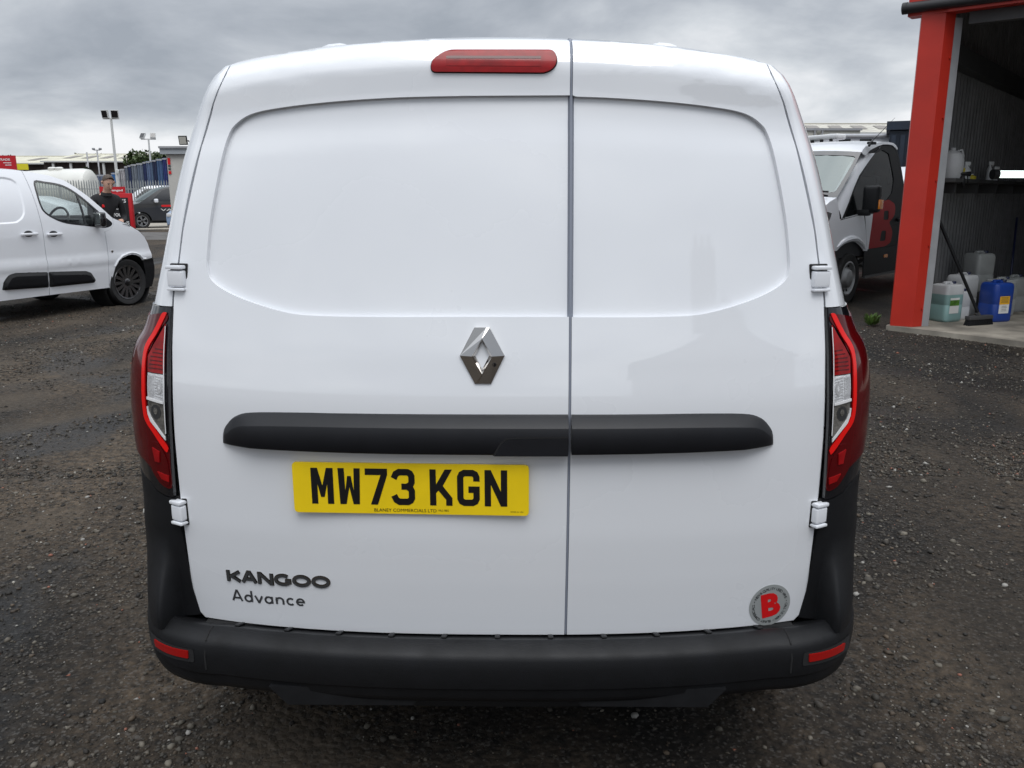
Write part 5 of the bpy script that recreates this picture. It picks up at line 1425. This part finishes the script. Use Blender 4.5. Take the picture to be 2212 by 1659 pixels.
# lorries and containers seen over the chassis cab
CREAM = mat('cream_panel', (0.50, 0.49, 0.44), rough=.5, var=.08, scale=1)
NAVY = mat('navy_steel', (0.012, 0.022, 0.040), rough=.5, var=.3, scale=2)
cl_ = thing('box_lorry', 'cream box lorry with a dark open shutter behind the chassis cab', 'lorry', (10.0, 26.5, 0))
j = MB(); j.box((-1.6, 1.6, 2.3), (3.1, 3.4, 2.55)); j.build('box_body', CREAM, cl_)
j = MB(); j.box((.72, 1.6, 2.3), (1.28, 3.4, 2.55)); j.build('box_body', CREAM, cl_)
j = MB(); j.box((-.02, 1.8, 2.3), (.20, 3.0, 2.5)); j.build('open_doorway', DARK, cl_)
j = MB(); j.box((-.13, -.13, 2.3), (.05, .04, 2.6)); j.box((.12, -.13, 2.3), (.05, .04, 2.6)); j.build('corner_post', GREYR, cl_)
j = MB(); j.box((-.9, -.13, 3.56), (4.6, .05, .07)); j.build('top_rail', GREYR, cl_)
j = MB(); j.box((-.9, 1.6, .8), (4.4, .9, .3)); j.build('chassis', PLASTIC, cl_)
for x in (-2.3, .6):
    for yy, ax in ((.2, (0, -1, 0)), (3.0, (0, 1, 0))): road_wheel(cl_, (x, yy, .48), ax, .48, .26, .3, STEEL, style='steel')
wl_ = thing('box_lorry', 'white flat topped lorry body between the cream lorry and the navy container', 'lorry', (9.3, 20.8, 0))
j = MB(); j.box((0, 1.4, 2.02), (1.9, 2.6, 2.06)); j.build('box_body', PAINT2, wl_)
j = MB(); j.box((-.55, .085, 2.86), (.30, .02, .10)); j.build('vent', DARK, wl_)
j = MB(); j.box((.0, .085, 2.86), (.30, .02, .10)); j.build('vent', DARK, wl_)
j = MB(); j.box((0, .08, 2.98), (1.94, .06, .05)); j.build('top_rail', GREYR, wl_)
j = MB(); j.box((0, 1.4, .8), (1.8, 2.2, .3)); j.build('chassis', PLASTIC, wl_)
for x in (-.6, .6):
    for yy, ax in ((.2, (0, -1, 0)), (2.6, (0, 1, 0))): road_wheel(wl_, (x, yy, .45), ax, .45, .26, .3, STEEL, style='steel')
nc = thing('container', 'dark navy steel container with a lidded top beside the red column', 'container', (10.27, 18.72, 0), R_(-24))
j = MB()
for k in range(12): j.box((-1.1+.2*k, -.0, 1.45), (.10, .06, 2.9))
j.build('rib', NAVY, nc, kind='stuff')
j = MB(); j.box((0, 1.2, 1.5), (2.4, 2.3, 3.0)); j.build('container_body', NAVY, nc)
j = MB(); j.box((0, 1.2, 3.12), (2.56, 2.5, .20)); j.build('lid', NAVY, nc)
rl_ = thing('red_lorry', 'sliver of a red and white lorry cab between the chassis cab and the red column', 'lorry', (7.62, 15.2, 0), R_(20))
j = MB(); j.bev((.9, .95, 1.0), (2.0, 1.9, 1.25), .10, 2); j.build('cab_lower', REDP, rl_)
j = MB(); j.loft([[Vector((0, y, 1.62)) for y in (0, 1.9)], [Vector((.75, y, 2.05)) for y in (.12, 1.78)], [Vector((1.7, y, 2.1)) for y in (.12, 1.78)], [Vector((1.9, y, 1.62)) for y in (0, 1.9)]]); j.add([(0, 0, 1.62), (.75, .12, 2.05), (1.7, .12, 2.1), (1.9, 0, 1.62)], [(0, 1, 2, 3)]); j.build('cab_upper', PAINT2, rl_)
j = MB(); j.add([(.5, .04, 1.70), (.82, .10, 1.98), (1.5, .10, 2.0), (1.6, .02, 1.68)], [(0, 1, 2, 3)]); j.build('cab_window', GLOSSB, rl_)
for x in (.5,):
    for yy, ax in ((.1, (0, -1, 0)), (1.8, (0, 1, 0))): road_wheel(rl_, (x, yy, .45), ax, .45, .25, .28, STEEL, style='steel')

# ------------------------------------------------------------------ sheds
ROOFC = mat('pale_sheet_roof', (0.60, 0.58, 0.47), rough=.7, var=.15, scale=.6)
ROOFW = mat('weathered_sheet_roof', (0.52, 0.50, 0.44), rough=.7, var=.2, scale=.6)
SKYL = mat('rooflight', (0.22, 0.20, 0.18), rough=.5)
BRICK = mat('dark_shed_wall', (0.060, 0.048, 0.042), rough=.9, var=.4, scale=.8)
POST = mat('white_post', (0.55, 0.56, 0.55), rough=.6)
def shed(label, x0, x1, y, ze, zr, run, roofm, wallm, posts=(), skylights=(), ribs=24, slant=0.0, side=-1):
    c = thing('shed', label, 'building', ((x0+x1)/2, y, 0)); w_ = x1-x0; h_ = w_/2
    j = MB(); j.box((0, run, ze/2), (w_, 2*run-.6, ze)); j.build('shed_wall', wallm, c)
    sl = math.hypot(run, zr-ze)
    for k in range(ribs):
        xa = -h_+w_*k/ribs; xb = -h_+w_*(k+1)/ribs-.02
        j = MB(); j.add([(xa, -.3, ze), (xb, -.3, ze), (xb, run, zr), (xa, run, zr), (xa, -.3, ze-.08), (xb, -.3, ze-.08)], [(0, 1, 2, 3), (0, 4, 5, 1)]); j.build('roof_sheet', roofm, c)
    j = MB(); j.add([(-h_, run, zr), (h_, run, zr), (h_, 2*run+.3, ze), (-h_, 2*run+.3, ze)], [(0, 1, 2, 3)]); j.build('roof_back', roofm, c)
    j = MB(); j.box((0, run, zr+.03), (w_, .3, .06)); j.build('ridge', roofm, c)
    j = MB(); j.box((0, -.34, ze-.06), (w_, .08, .14)); j.build('gutter', POST, c)
    for s_ in skylights:
        xs = -h_+w_*s_; wd = .9
        f1, f2 = .35, .75
        P = lambda x, f: (x+slant*f, -.3+(run+.3)*f-.02, ze+(zr-ze)*f+.03)
        j = MB(); j.add([P(xs, f1), P(xs+wd, f1), P(xs+wd, f2), P(xs, f2)], [(0, 1, 2, 3)]); j.build('rooflight', SKYL, c)
    for p_ in posts:
        j = MB(); j.box((-h_+w_*p_, -.12, ze/2-.1), (.22, .2, ze-.2)); j.build('shed_post', POST, c)
    return c
shed('long shed with cream sheet roof and white posts behind the red sign', -60, -48.9, 90, 4.75, 5.75, 7, ROOFC, BRICK, posts=(.95,), skylights=(.62, .80), ribs=22)
shed('cream roofed open shed with dark bays beyond the white tank', -48.6, -36.5, 87, 4.85, 5.85, 7, ROOFC, BRICK, posts=(.10, .25, .39, .53), skylights=(.08, .24, .40, .56, .72), ribs=24)
shed('pale roofed warehouse with slanted rooflights behind the parked lorries', 12, 36, 58, 5.65, 6.7, 6, ROOFW, CREAM, skylights=(.36, .43, .50, .57, .64), ribs=48, slant=1.4)

# ------------------------------------------------------------------ portable cabin and its floodlight
CABW = mat('cabin_wall', (0.50, 0.49, 0.46), rough=.7, var=.06, scale=2)
CABF = mat('cabin_fascia', (0.33, 0.355, 0.38), rough=.5, var=.06, scale=2)
cb_ = thing('portable_cabin', 'grey flat roofed portable cabin half hidden behind the big van', 'cabin', (-9.9, 28.0, 0))
j = MB(); j.box((0, 2.5, 1.43), (4.08, 4.9, 2.86)); j.build('cabin_wall', CABW, cb_)
for k in range(4):
    j = MB(); j.box((-1.53+1.02*k, .03, 1.43), (1.0, .02, 2.8)); j.build('wall_panel', CABW, cb_)
j = MB(); j.box((0, 2.5, 2.95), (4.40, 5.2, .19)); j.build('roof_fascia', CABF, cb_)
j = MB(); j.box((.01, 2.5, 3.08), (4.46, 5.3, .07)); j.build('roof_edge', GREYR, cb_)
for z, h_, m_ in ((2.62, .22, REDP), (2.46, .06, BADGE), (2.36, .05, BADGE), (2.24, .10, REDP)):
    j = MB(); j.box((-1.95, -.0, z), (.09, .015, h_)); j.build('wall_sticker', m_, cb_)
fl_ = thing('floodlight', 'square floodlight on the roof edge of the grey cabin', 'floodlight', (-11.26, 27.9, 3.11))
j = MB(); j.box((0, 0, .20), (.28, .06, .30), rot=Matrix.Rotation(R_(12), 3, 'X')); j.build('lamp_body', PLASTIC, fl_)
j = MB(); j.box((0, -.036, .195), (.23, .01, .24), rot=Matrix.Rotation(R_(12), 3, 'X')); j.build('lamp_glass', CREAM, fl_)
j = MB(); j.tube([(.15, .02, .2), (.24, .06, .12), (.24, .10, .0)], .025, 6); j.build('bracket', PLASTIC, fl_)

# ------------------------------------------------------------------ lamp posts
def lamp_post(label, loc, h, tilt, spread, big):
    t = thing('lamp_post', label, 'lamp post', loc, group='lamp posts beyond the fence')
    j = MB(); j.tube([(0, 0, 0), (0, 0, h*.5), (0, 0, h)], [.085, .065, .05], 10); j.build('pole', POST, t)
    j = MB(); j.box((0, 0, h+.02), (spread*2+.3, .07, .06)); j.build('crossbar', POST, t)
    for s_ in (-1, 1):
        R3 = rotz(s_*.25) @ Matrix.Rotation(R_(tilt), 3, 'X')
        j = MB(); j.box((s_*spread, -.06, h+.05+big*.5), (big*.95, .10, big), rot=R3); j.build('lamp_head', POST, t)
        c = Vector((s_*spread, -.06, h+.05+big*.5))+R3 @ Vector((0, -.056, 0))
        j = MB(); j.box(c, (big*.80, .012, big*.86), rot=R3); j.build('lamp_glass', GLOSSB, t)
    j = MB(); j.bev((.08, -.06, h*.52), (.12, .1, .2), .02, 1); j.build('junction_box', POST, t)
lamp_post('tall lamp post with two square floodlights, the nearer one behind the man', (-18.33, 38, 0), 4.86, 10, .22, .34)
lamp_post('farther lamp post with two drooping floodlights near the grey cabin', (-23.45, 54, 0), 4.95, -35, .33, .36)
for k, (x, h_) in enumerate(((-40.4, 5.4), (-39.4, 5.6))):
    t = thing('light_pole', ('thin bare pole without lamps standing before the cream shed' if k == 0 else 'thin pole with small twin lamps before the shed'), 'pole', (x, 80, 0))
    j = MB(); j.tube([(0, 0, 0), (0, 0, h_)], .07, 8); j.build('pole', GREYR, t)
    if k: j = MB(); j.tube([(-.3, 0, h_), (.3, 0, h_)], .05, 6); j.bev((-.32, 0, h_+.1), (.25, .2, .2), .04, 1); j.bev((.32, 0, h_+.1), (.25, .2, .2), .04, 1); j.build('lamp_head', GREYR, t)

# ------------------------------------------------------------------ palisade fence
GALV = mat('galvanised_pale', (0.30, 0.32, 0.33), rough=.55, metal=.3, var=.15, scale=3)
fe = thing('palisade_fence', 'grey steel palisade fence with pointed pales across the back of the yard', 'fence', (-21.0, 44, 0))
pm = MB(); wd = .034
sec = [(-wd, .0), (-wd*.45, -.02), (0, -.008), (wd*.45, -.02), (wd, 0)]
pm.loft([[Vector((a, b, .05)) for a, b in sec], [Vector((a, b, 2.05)) for a, b in sec], [Vector((a*.9, b, 2.12)) for a, b in sec], [Vector((a*.25, b, 2.24)) for a, b in sec]], smooth=False)
pme = pm.mesh('pale'); pme.materials.append(GALV)
for k in range(92):
    o = new_obj('pale', pme, None, fe); o.location = (-6.2+.138*k, .02*math.sin(k*7.1), .02*math.sin(k*3.3)); o.rotation_euler = (0, R_(.6*math.sin(k*5.7)), 0)
for z in (.45, 1.78):
    j = MB(); j.box((.1, .03, z), (12.8, .05, .05)); j.build('rail', GALV, fe)
for k in range(5):
    j = MB(); j.box((-6.2+2.95*k, .08, 1.05), (.10, .08, 2.1)); j.build('post', GALV, fe)

# tall blue and grey upright units behind the fence
pal = [('slate blue', (.10, .125, .19), 2.70, 208, 17), ('bright blue', (.035, .13, .32), 2.82, 240, 9), ('pale grey', (.40, .40, .43), 3.02, 249, 9), ('lilac grey', (.33, .32, .34), 3.05, 259, 10),
       ('slate grey', (.13, .15, .19), 3.22, 269, 7), ('navy', (.018, .03, .085), 3.28, 276, 7), ('steel grey', (.12, .14, .17), 3.34, 283, 12), ('grey blue', (.10, .125, .17), 3.40, 295, 13),
       ('deep navy', (.015, .025, .09), 3.48, 308, 7), ('muted blue', (.09, .13, .23), 3.52, 315, 9), ('dusty blue', (.10, .15, .24), 3.56, 324, 5), ('dark navy', (.012, .02, .06), 3.60, 329, 8), ('mid blue', (.04, .085, .18), 3.66, 337, 13), ('ultramarine', (.018, .03, .14), 3.72, 350, 9), ('dull navy', (.02, .035, .09), 3.74, 359, 14)]
pal = [(n_, c_, h_, -25.22+(a_-238)*.02983, w__*.02983) for n_, c_, h_, a_, w__ in pal]
for nm, c, h_, x, wd in pal:
    m_ = mat('steel_'+nm.replace(' ', '_'), c, rough=.5, var=.25, scale=2.5)
    u = thing('storage_unit', '%s upright steel unit in the row behind the palisade fence' % nm, 'storage unit', (x+wd/2, 52, 0), 0, 'upright steel units behind the fence')
    j = MB(); j.bev((0, 1.0, h_/2), (wd-.03, 2.0, h_), .02, 1); j.build('unit_body', m_, u)
    j = MB(); j.box((-wd*.18, -.02, h_/2), (wd*.18, .05, h_*.94)); j.build('door_rib', m_, u)
    j = MB(); j.box((wd*.22, -.02, h_/2), (wd*.18, .05, h_*.94)); j.build('door_rib', m_, u)
    j = MB(); j.box((0, -.015, h_-.06), (wd-.02, .04, .08)); j.build('top_rail', GREYR, u)

# white road tank behind the fence
TANKW = mat('white_tank', (0.66, 0.66, 0.62), rough=.4, coat=.3, var=.08, scale=1.2)
tk = thing('road_tank', 'long white tank trailer standing behind the palisade fence, beyond the man', 'tank', (-26.3, 47.6, 0))
j = MB()
prof_ = [(-2.9, .35), (-2.85, .62), (-2.6, .80), (-1.0, .90), (0, .96), (1.6, 1.0), (1.95, .95), (2.08, .80), (2.12, .45), (2.13, 0)]
rings = [[Vector((x, r*math.cos(a), 1.95+.0+r*math.sin(a))) for a in [2*math.pi*i/28 for i in range(28)]] for x, r in prof_]
j.loft(rings, closed=True); j.build('tank_barrel', TANKW, tk)
for x in (-.05, .35):
    j = MB(); j.lathe([(.22, 0), (.22, .16), (.16, .20), (0, .21)], (x, -.2, 2.82), (0, -.1, 1), 16); j.build('hatch', TANKW, tk)
j = MB(); j.box((-.3, -.6, .75), (4.6, .14, .22)); j.box((-.3, .6, .75), (4.6, .14, .22)); j.build('chassis', PLASTIC, tk)
for x in (-1.8, .3, 1.3):
    for yy, ax in ((-.95, (0, -1, 0)), (.95, (0, 1, 0))): road_wheel(tk, (x, yy, .48), ax, .48, .25, .3, STEEL, style='steel')
j = MB(); j.box((-2.2, -.5, .4), (.12, .12, .8)); j.box((-2.2, .5, .4), (.12, .12, .8)); j.build('support_leg', PLASTIC, tk)

# ------------------------------------------------------------------ trees
FOL = [mat('foliage_mid', (0.045, 0.075, 0.018), rough=.6, var=.5, scale=1.2), mat('foliage_dark', (0.028, 0.048, 0.014), rough=.6, var=.5, scale=1.2), mat('foliage_far', (0.05, 0.065, 0.04), rough=.7, var=.4, scale=.5)]
BARK = mat('bark', (0.07, 0.055, 0.04), rough=.9, var=.4, scale=5)
def tree(label, loc, h, w_, m_, leaves=1500, leaf=.16, name='tree', cat='tree', lobes=12, base=.28):
    t = thing(name, label, cat, loc); rnd = random.Random(hash(label) % 1000 + int(abs(loc[0])*10))
    j = MB(); j.tube([(0, 0, 0), (.03*h, 0, h*.3), (0, .02*h, h*.7)], [h*.035, h*.024, h*.01], 8)
    for k in range(5):
        a = k*1.3; j.tube([(0, 0, h*(.25+.08*k)), (w_*.28*math.cos(a), w_*.28*math.sin(a), h*(.5+.07*k))], [h*.014, h*.004], 6)
    j.build('trunk', BARK, t)
    cs = []
    for k in range(lobes):
        a = rnd.random()*6.28; r = w_*.36*rnd.random()**.5; z = h*(base+.12+(.86-base-.12)*rnd.random())
        rr = w_*(.14+.12*rnd.random())*(1.15-.5*(z/h-.4))
        cs.append((Vector((r*math.cos(a), r*math.sin(a), z)), rr))
    mb = MB(); V = []; F_ = []
    for i in range(leaves):
        c, rr = cs[rnd.randrange(lobes)]
        d = Vector((rnd.gauss(0, 1), rnd.gauss(0, 1), rnd.gauss(0, .8))).normalized()*rr*(rnd.random()**.35)*1.05
        p = c+d
        if p.z > h: p.z = h-rnd.random()*.2
        s = leaf*(.6+.8*rnd.random())
        u = Vector((rnd.gauss(0, 1), rnd.gauss(0, 1), rnd.gauss(0, 1))).normalized()*s
        v = u.cross(Vector((rnd.gauss(0, 1), rnd.gauss(0, 1), rnd.gauss(0, 1)))).normalized()*s*.6
        k = len(V); V += [p-u, p+v, p+u, p-v]; F_.append((k, k+1, k+2, k+3))
    mb.add(V, F_); mb.build('crown', m_, t, fix=False)
tree('round green tree beyond the sheds, behind the farther lamp post', (-30.6, 70, 0), 5.2, 3.6, FOL[0], 3000, .16)
tree('bushy green tree just right of the farther lamp post', (-28.9, 71, 0), 4.9, 3.0, FOL[0], 2200, .16)
tree('low wide bush in front of the cream shed', (-36.1, 72, 0), 4.0, 3.6, FOL[1], 2200, .16, name='bush', cat='bush', base=.05)
tree('smaller bush left of the wide bush by the shed', (-38.6, 74, 0), 3.5, 2.6, FOL[1], 1400, .16, name='bush', cat='bush', base=.05)
fx = [(-103, 9.2, 9), (-96, 9.6, 8), (-91, 10.5, 7.5), (-86, 10.2, 7), (-80, 9.6, 7), (-74, 9.2, 8), (-110, 9.0, 9)]
dsc = ['far dark tree on the skyline above the cream shed ridge', 'skyline tree over the shed roof, between two far crowns', 'tallest far crown on the skyline above the shed', 'skyline tree just right of the tallest far crown', 'low skyline tree right of the thin poles', 'last low skyline tree towards the grey cabin', 'leftmost far skyline tree over the shed roof']
for (x, h_, w_), l_ in zip(fx, dsc): tree(l_, (x, 180, 0), h_, w_, FOL[2], 900, .5)

# far-off belt of trees along the horizon beyond the yard
mb = MB(); V = []; F_ = []; rnd = random.Random(3)
for i in range(9000):
    x = -75+230*rnd.random(); yy = 205+14*rnd.random()
    top = 5.5+3.0*noise.noise(Vector((x*.06, 1.5, 0)))+1.6*noise.noise(Vector((x*.25, 4.5, 0)))
    z = top*rnd.random()**.6; s = .45+.5*rnd.random()
    u = Vector((rnd.gauss(0, 1), rnd.gauss(0, 1), rnd.gauss(0, 1))).normalized()*s
    v = u.cross(Vector((rnd.gauss(0, 1), rnd.gauss(0, 1), rnd.gauss(0, 1)))).normalized()*s*.7
    p = Vector((x, yy, z)); k = len(V); V += [p-u, p+v, p+u, p-v]; F_.append((k, k+1, k+2, k+3))
mb.add(V, F_); mb.build('woods', FOL[2], None, fix=False, kind='stuff')

# ------------------------------------------------------------------ signs
SRED = mat('sign_red', (0.50, 0.010, 0.018), rough=.4, var=.05, scale=3)
SBLK = mat('sign_black', (0.010, 0.010, 0.012), rough=.35)
SWHT = mat('sign_white', (0.72, 0.72, 0.72), rough=.5)
SYEL = mat('sign_yellow', (0.68, 0.60, 0.02), rough=.5)
def sign_text(parent, lines, y):
    for s_, x, z, w_, h_ in lines:
        j = MB(); v_, f_ = fit_text(s_, w_, h_, bold=.03); j.add([(x+a, y, z+b) for a, b, c in v_], f_)
        j.build('sign_lettering', SWHT, parent)
tb_ = thing('display_board', 'red framed black board with white THANKS lettering behind the man', 'sign', (-13.72, 28, 0), R_(-8))
j = MB(); j.bev((0, 0, .93), (1.00, .12, 1.22), .02, 2); j.build('board_frame', SRED, tb_)
j = MB(); j.box((-.02, -.063, .90), (.80, .012, .98)); j.build('board_panel', SBLK, tb_)
sign_text(tb_, [('THANKS', -.03, 1.28, .66, .13), ('FOR', -.03, 1.04, .34, .11), ('YOUR', -.03, .80, .46, .11), ('BUSINESS', -.01, .52, .72, .12)], -.0705)
for x in (-.42, .42):
    j = MB(); j.box((x, 0, .16), (.06, .3, .32)); j.build('board_foot', PLASTIC, tb_)
rb_ = thing('small_board', 'small red board with white lettering standing above the black display board', 'sign', (-14.85, 30, 0))
j = MB(); j.box((0, 0, 1.65), (.95, .04, .26)); j.build('board_panel', SRED, rb_)
sign_text(rb_, [('Arranged', .06, 1.64, .66, .10)], -.022)
for x in (-.35, .35):
    j = MB(); j.tube([(x, .03, 0), (x, .03, 1.75)], .025, 8); j.build('board_post', GREYR, rb_)
rs = thing('red_sign', 'red sign with white lettering showing over the roof of the parked white van', 'sign', (-13.0, 20, 0))
j = MB(); j.box((-.05, 0, 2.28), (1.05, .05, .36)); j.build('sign_panel', SRED, rs)
sign_text(rs, [('TRADE', .20, 2.36, .30, .055)], -.027)
j = MB()
for k, (a, b) in enumerate(((.22, .20), (.24, .16))): j.box((a+.05, -.027, 2.28-.055*k), (b, .002, .018))
j.build('small_print', SWHT, rs, kind='stuff')
for x in (-.4, .3):
    j = MB(); j.tube([(x, .04, 0), (x, .04, 2.4)], .03, 8); j.build('sign_post', GREYR, rs)
ys = thing('yellow_sign', 'small plain yellow board beside the red sign above the white van', 'sign', (-14.7, 24, 0))
j = MB(); j.box((-.02, 0, 2.31), (.46, .03, .18)); j.build('sign_panel', SYEL, ys)
j = MB(); j.tube([(0, .03, 0), (0, .03, 2.3)], .025, 8); j.build('sign_post', GREYR, ys)

# ------------------------------------------------------------------ the man at the van's bonnet
SKIN = mat('skin', (0.56, 0.33, 0.24), rough=.5, var=.1, scale=20)
CLOTH = mat('black_cloth', (0.010, 0.010, 0.012), rough=.85, var=.3, scale=12)
TROU = mat('dark_trousers', (0.018, 0.018, 0.022), rough=.9)
SHOE = mat('black_shoe', (0.01, 0.01, 0.01), rough=.4)
HAIR = mat('brown_grey_hair', (0.095, 0.072, 0.056), rough=.7, var=.5, scale=60)
def person(loc, rz, s=1.0):
    t = thing('person', 'man in a black top looking down at his hands by the van bonnet', 'person', loc, rz)
    V = []; E_ = []; Rr = []
    def chain(pts, start=None):
        prev = start
        for p, r in pts:
            V.append(Vector(p)*s); Rr.append(r if isinstance(r, tuple) else (r, r)); i = len(V)-1
            if prev is not None: E_.append((prev, i))
            prev = i
        return prev
    pel = chain([((0, 0, .96), (.145, .115))])
    ch = chain([((.0, 0, 1.12), (.150, .110)), ((.01, 0, 1.28), (.170, .118)), ((.065, 0, 1.42), (.165, .105))], pel)
    nk = chain([((.115, 0, 1.51), (.066, .066)), ((.155, 0, 1.58), (.056, .056))], ch)
    hd = chain([((.215, 0, 1.625), (.074, .064)), ((.225, 0, 1.70), (.094, .078)), ((.205, 0, 1.755), (.07, .06))], nk)
    for sy in (-1, 1):
        sh = chain([((.065, sy*.17, 1.43), (.072, .072)), ((.070, sy*.225, 1.36), (.062, .062)), ((.06, sy*.255, 1.16), (.048, .048)), ((.17, sy*.21, 1.10), (.044, .044)), ((.30, sy*.10, 1.10), (.030, .030)), ((.345, sy*.075, 1.10), (.036, .022)), ((.385, sy*.060, 1.095), (.034, .018))], ch)
        for k, (dy, ln) in enumerate(((-.026, .052), (-.009, .060), (.009, .056), (.026, .044))):
            b = Vector((.392, sy*.060+dy, 1.095))
            chain([(b, .0095), (b+Vector((ln*.55, 0, -.012)), .0088), (b+Vector((ln*.85, -sy*.006, -.040)), .0075)], sh)
        chain([((.36, sy*.060-sy*.035, 1.105), .011), ((.385, sy*.06-sy*.052, 1.10), .0098), ((.405, sy*.06-sy*.050, 1.085), .008)], sh-1)
        lg = chain([((.0, sy*.095, .90), (.105, .105)), ((.02, sy*.10, .72), (.085, .085)), ((.035, sy*.105, .50), (.060, .060)), ((.01, sy*.11, .36), (.062, .062)), ((-.02, sy*.115, .10), (.040, .040)), ((.03, sy*.12, .045), (.045, .040)), ((.15, sy*.135, .032), (.042, .030))], pel)
    me = bpy.data.meshes.new('body'); me.from_pydata([tuple(v) for v in V], E_, [])
    o = bpy.data.objects.new('body', me); COL.objects.link(o)
    md = o.modifiers.new('skin', 'SKIN'); md.use_smooth_shade = True
    sv = me.skin_vertices[0].data
    for i, r in enumerate(Rr): sv[i].radius = (r[0]*s, r[1]*s)
    sv[0].use_root = True
    sb_ = o.modifiers.new('sub', 'SUBSURF'); sb_.levels = 2; sb_.render_levels = 2
    dg = bpy.context.evaluated_depsgraph_get()
    m2 = bpy.data.meshes.new_from_object(o.evaluated_get(dg))
    bpy.data.objects.remove(o)
    for m_ in (CLOTH, SKIN, TROU, SHOE): m2.materials.append(m_)
    for p in m2.polygons:
        c = p.center/s; p.use_smooth = True
        k = 0
        if c.z > 1.505 and c.x > .03 and abs(c.y) < .085: k = 1
        elif c.x > .285 and .95 < c.z < 1.2: k = 1
        elif c.z < .10: k = 3
        elif c.z < .93: k = 2
        p.material_index = k
    b = new_obj('body', m2, None, t)
    # face: nose, brows, ears, mouth, eyes; head bends down and forward
    hm = Matrix.Translation(Vector((.225, 0, 1.690))*s) @ Matrix.Rotation(R_(34), 4, 'Y')
    def hp(x, y, z): return (hm @ Vector((x*s, y*s, z*s)))
    j = MB(); j.tube([hp(.086, 0, .015), hp(.108, 0, -.020), hp(.112, 0, -.032), hp(.090, 0, -.040)], [.008*s, .013*s, .016*s, .008*s], 8); j.build('nose', SKIN, t)
    for sy in (-1, 1):
        j = MB(); j.tube([hp(.0, sy*.082, .015), hp(-.008, sy*.094, -.005), hp(0, sy*.086, -.035)], [.012*s, .014*s, .008*s], 8); j.build('ear', SKIN, t)
        j = MB(); j.lathe([(.0, .004), (.008*s, 0), (.006*s, -.005)], hp(.086, sy*.032, .012), hm.to_3x3() @ Vector((1, 0, 0)), 10); j.build('eye', BADGE, t)
        j = MB(); j.tube([hp(.090, sy*.016, .028), hp(.086, sy*.048, .026)], .006*s, 6); j.build('eyebrow', HAIR, t)
    j = MB(); j.tube([hp(.086, -.022, -.062), hp(.092, 0, -.063), hp(.086, .022, -.062)], .005*s, 6); j.build('mouth', mat('lip', (.30, .12, .09), rough=.5), t)
    # hair cap
    j = MB(); rings = []
    for a in range(0, 10):
        th = R_(4+a*11.5); r = []
        for q in range(24):
            ph = 2*math.pi*q/24
            fr = max(0, math.cos(ph))**.6            # front
            thq = th*(1-.74*fr)
            k = 1+.015*math.sin(ph*7+a)
            jg_ = (1+.05*math.sin(ph*11+1.7*a)) if a > 6 else 1; x = -.010+(.099-.006*fr)*math.sin(thq*jg_)*math.cos(ph)*k; y = .085*math.sin(thq*jg_)*math.sin(ph)*k; z = .008+.106*math.cos(thq*jg_)
            r.append(hp(x, y, z))
        rings.append(r)
    j.loft(rings, closed=True); j.add(rings[0], [list(range(24))[::-1]]); j.build('hair', HAIR, t)
    # collar, chest badge, sleeve mark
    j = MB(); rr = []
    for z_, r_ in ((1.495, .094), (1.53, .078), (1.54, .072)):
        rr.append([Vector((.112+.03*(z_-1.5)*10+r_*math.cos(q*math.pi/10), r_*.95*math.sin(q*math.pi/10), z_-.018*math.cos(q*math.pi/10)))*s for q in range(20)])
    j.loft(rr, closed=True); j.build('collar', CLOTH, t)
    j = MB(); j.bev(Vector((.150, -.075, 1.33))*s, (.02, .055, .05), .012, 2); j.build('chest_badge', REDP, t)
    j = MB(); j.bev(Vector((.085, .20, 1.34))*s, (.03, .05, .02), .008, 2); j.build('sleeve_mark', SWHT, t)
    return t
person((-6.36, 11.60, 0), R_(-42), 1.0)

# ------------------------------------------------------------------ house behind the photographer, mirrored in the van paint
hs = thing('house', 'gabled house with tall chimney stack, seen only mirrored in the narrow van door', 'house', (11.5, -21.0, 0), R_(12))
HW_ = mat('house_render', (0.22, 0.20, 0.18), rough=.9, var=.2, scale=1)
SLATE = mat('slate_roof', (0.05, 0.052, 0.058), rough=.7, var=.3, scale=2)
j = MB(); j.prism([(-5.5, 0), (5.5, 0), (5.5, 3.2), (0, 5.6), (-5.5, 3.2)], (0, -4, 0), (1, 0, 0), (0, 0, 1), (0, 8, 0)); j.build('house_wall', HW_, hs)
for sx in (-1, 1):
    j = MB(); j.add([(sx*5.9, -4.2, 3.1), (0, -4.2, 5.72), (0, 4.2, 5.72), (sx*5.9, 4.2, 3.1), (sx*5.9, -4.2, 2.98), (0, -4.2, 5.58), (0, 4.2, 5.58), (sx*5.9, 4.2, 2.98)], [(0, 1, 2, 3), (4, 5, 6, 7), (0, 1, 5, 4), (3, 2, 6, 7), (0, 3, 7, 4)]); j.build('roof_slope', SLATE, hs)
j = MB(); j.box((-1.2, 3.2, 6.3), (1.5, .9, 2.0)); j.build('chimney_stack', HW_, hs)
for k in range(3):
    j = MB(); j.lathe([(.14, 0), (.12, .55), (.09, .55), (.09, .5), (0, .5)], (-1.65+.45*k, 3.2, 7.3), (0, 0, 1), 10); j.build('chimney_pot', HW_, hs)
for x in (-3, 3):
    j = MB(); j.box((x, 4.01, 1.6), (1.2, .06, 1.3)); j.build('house_window', GLOSSB, hs)
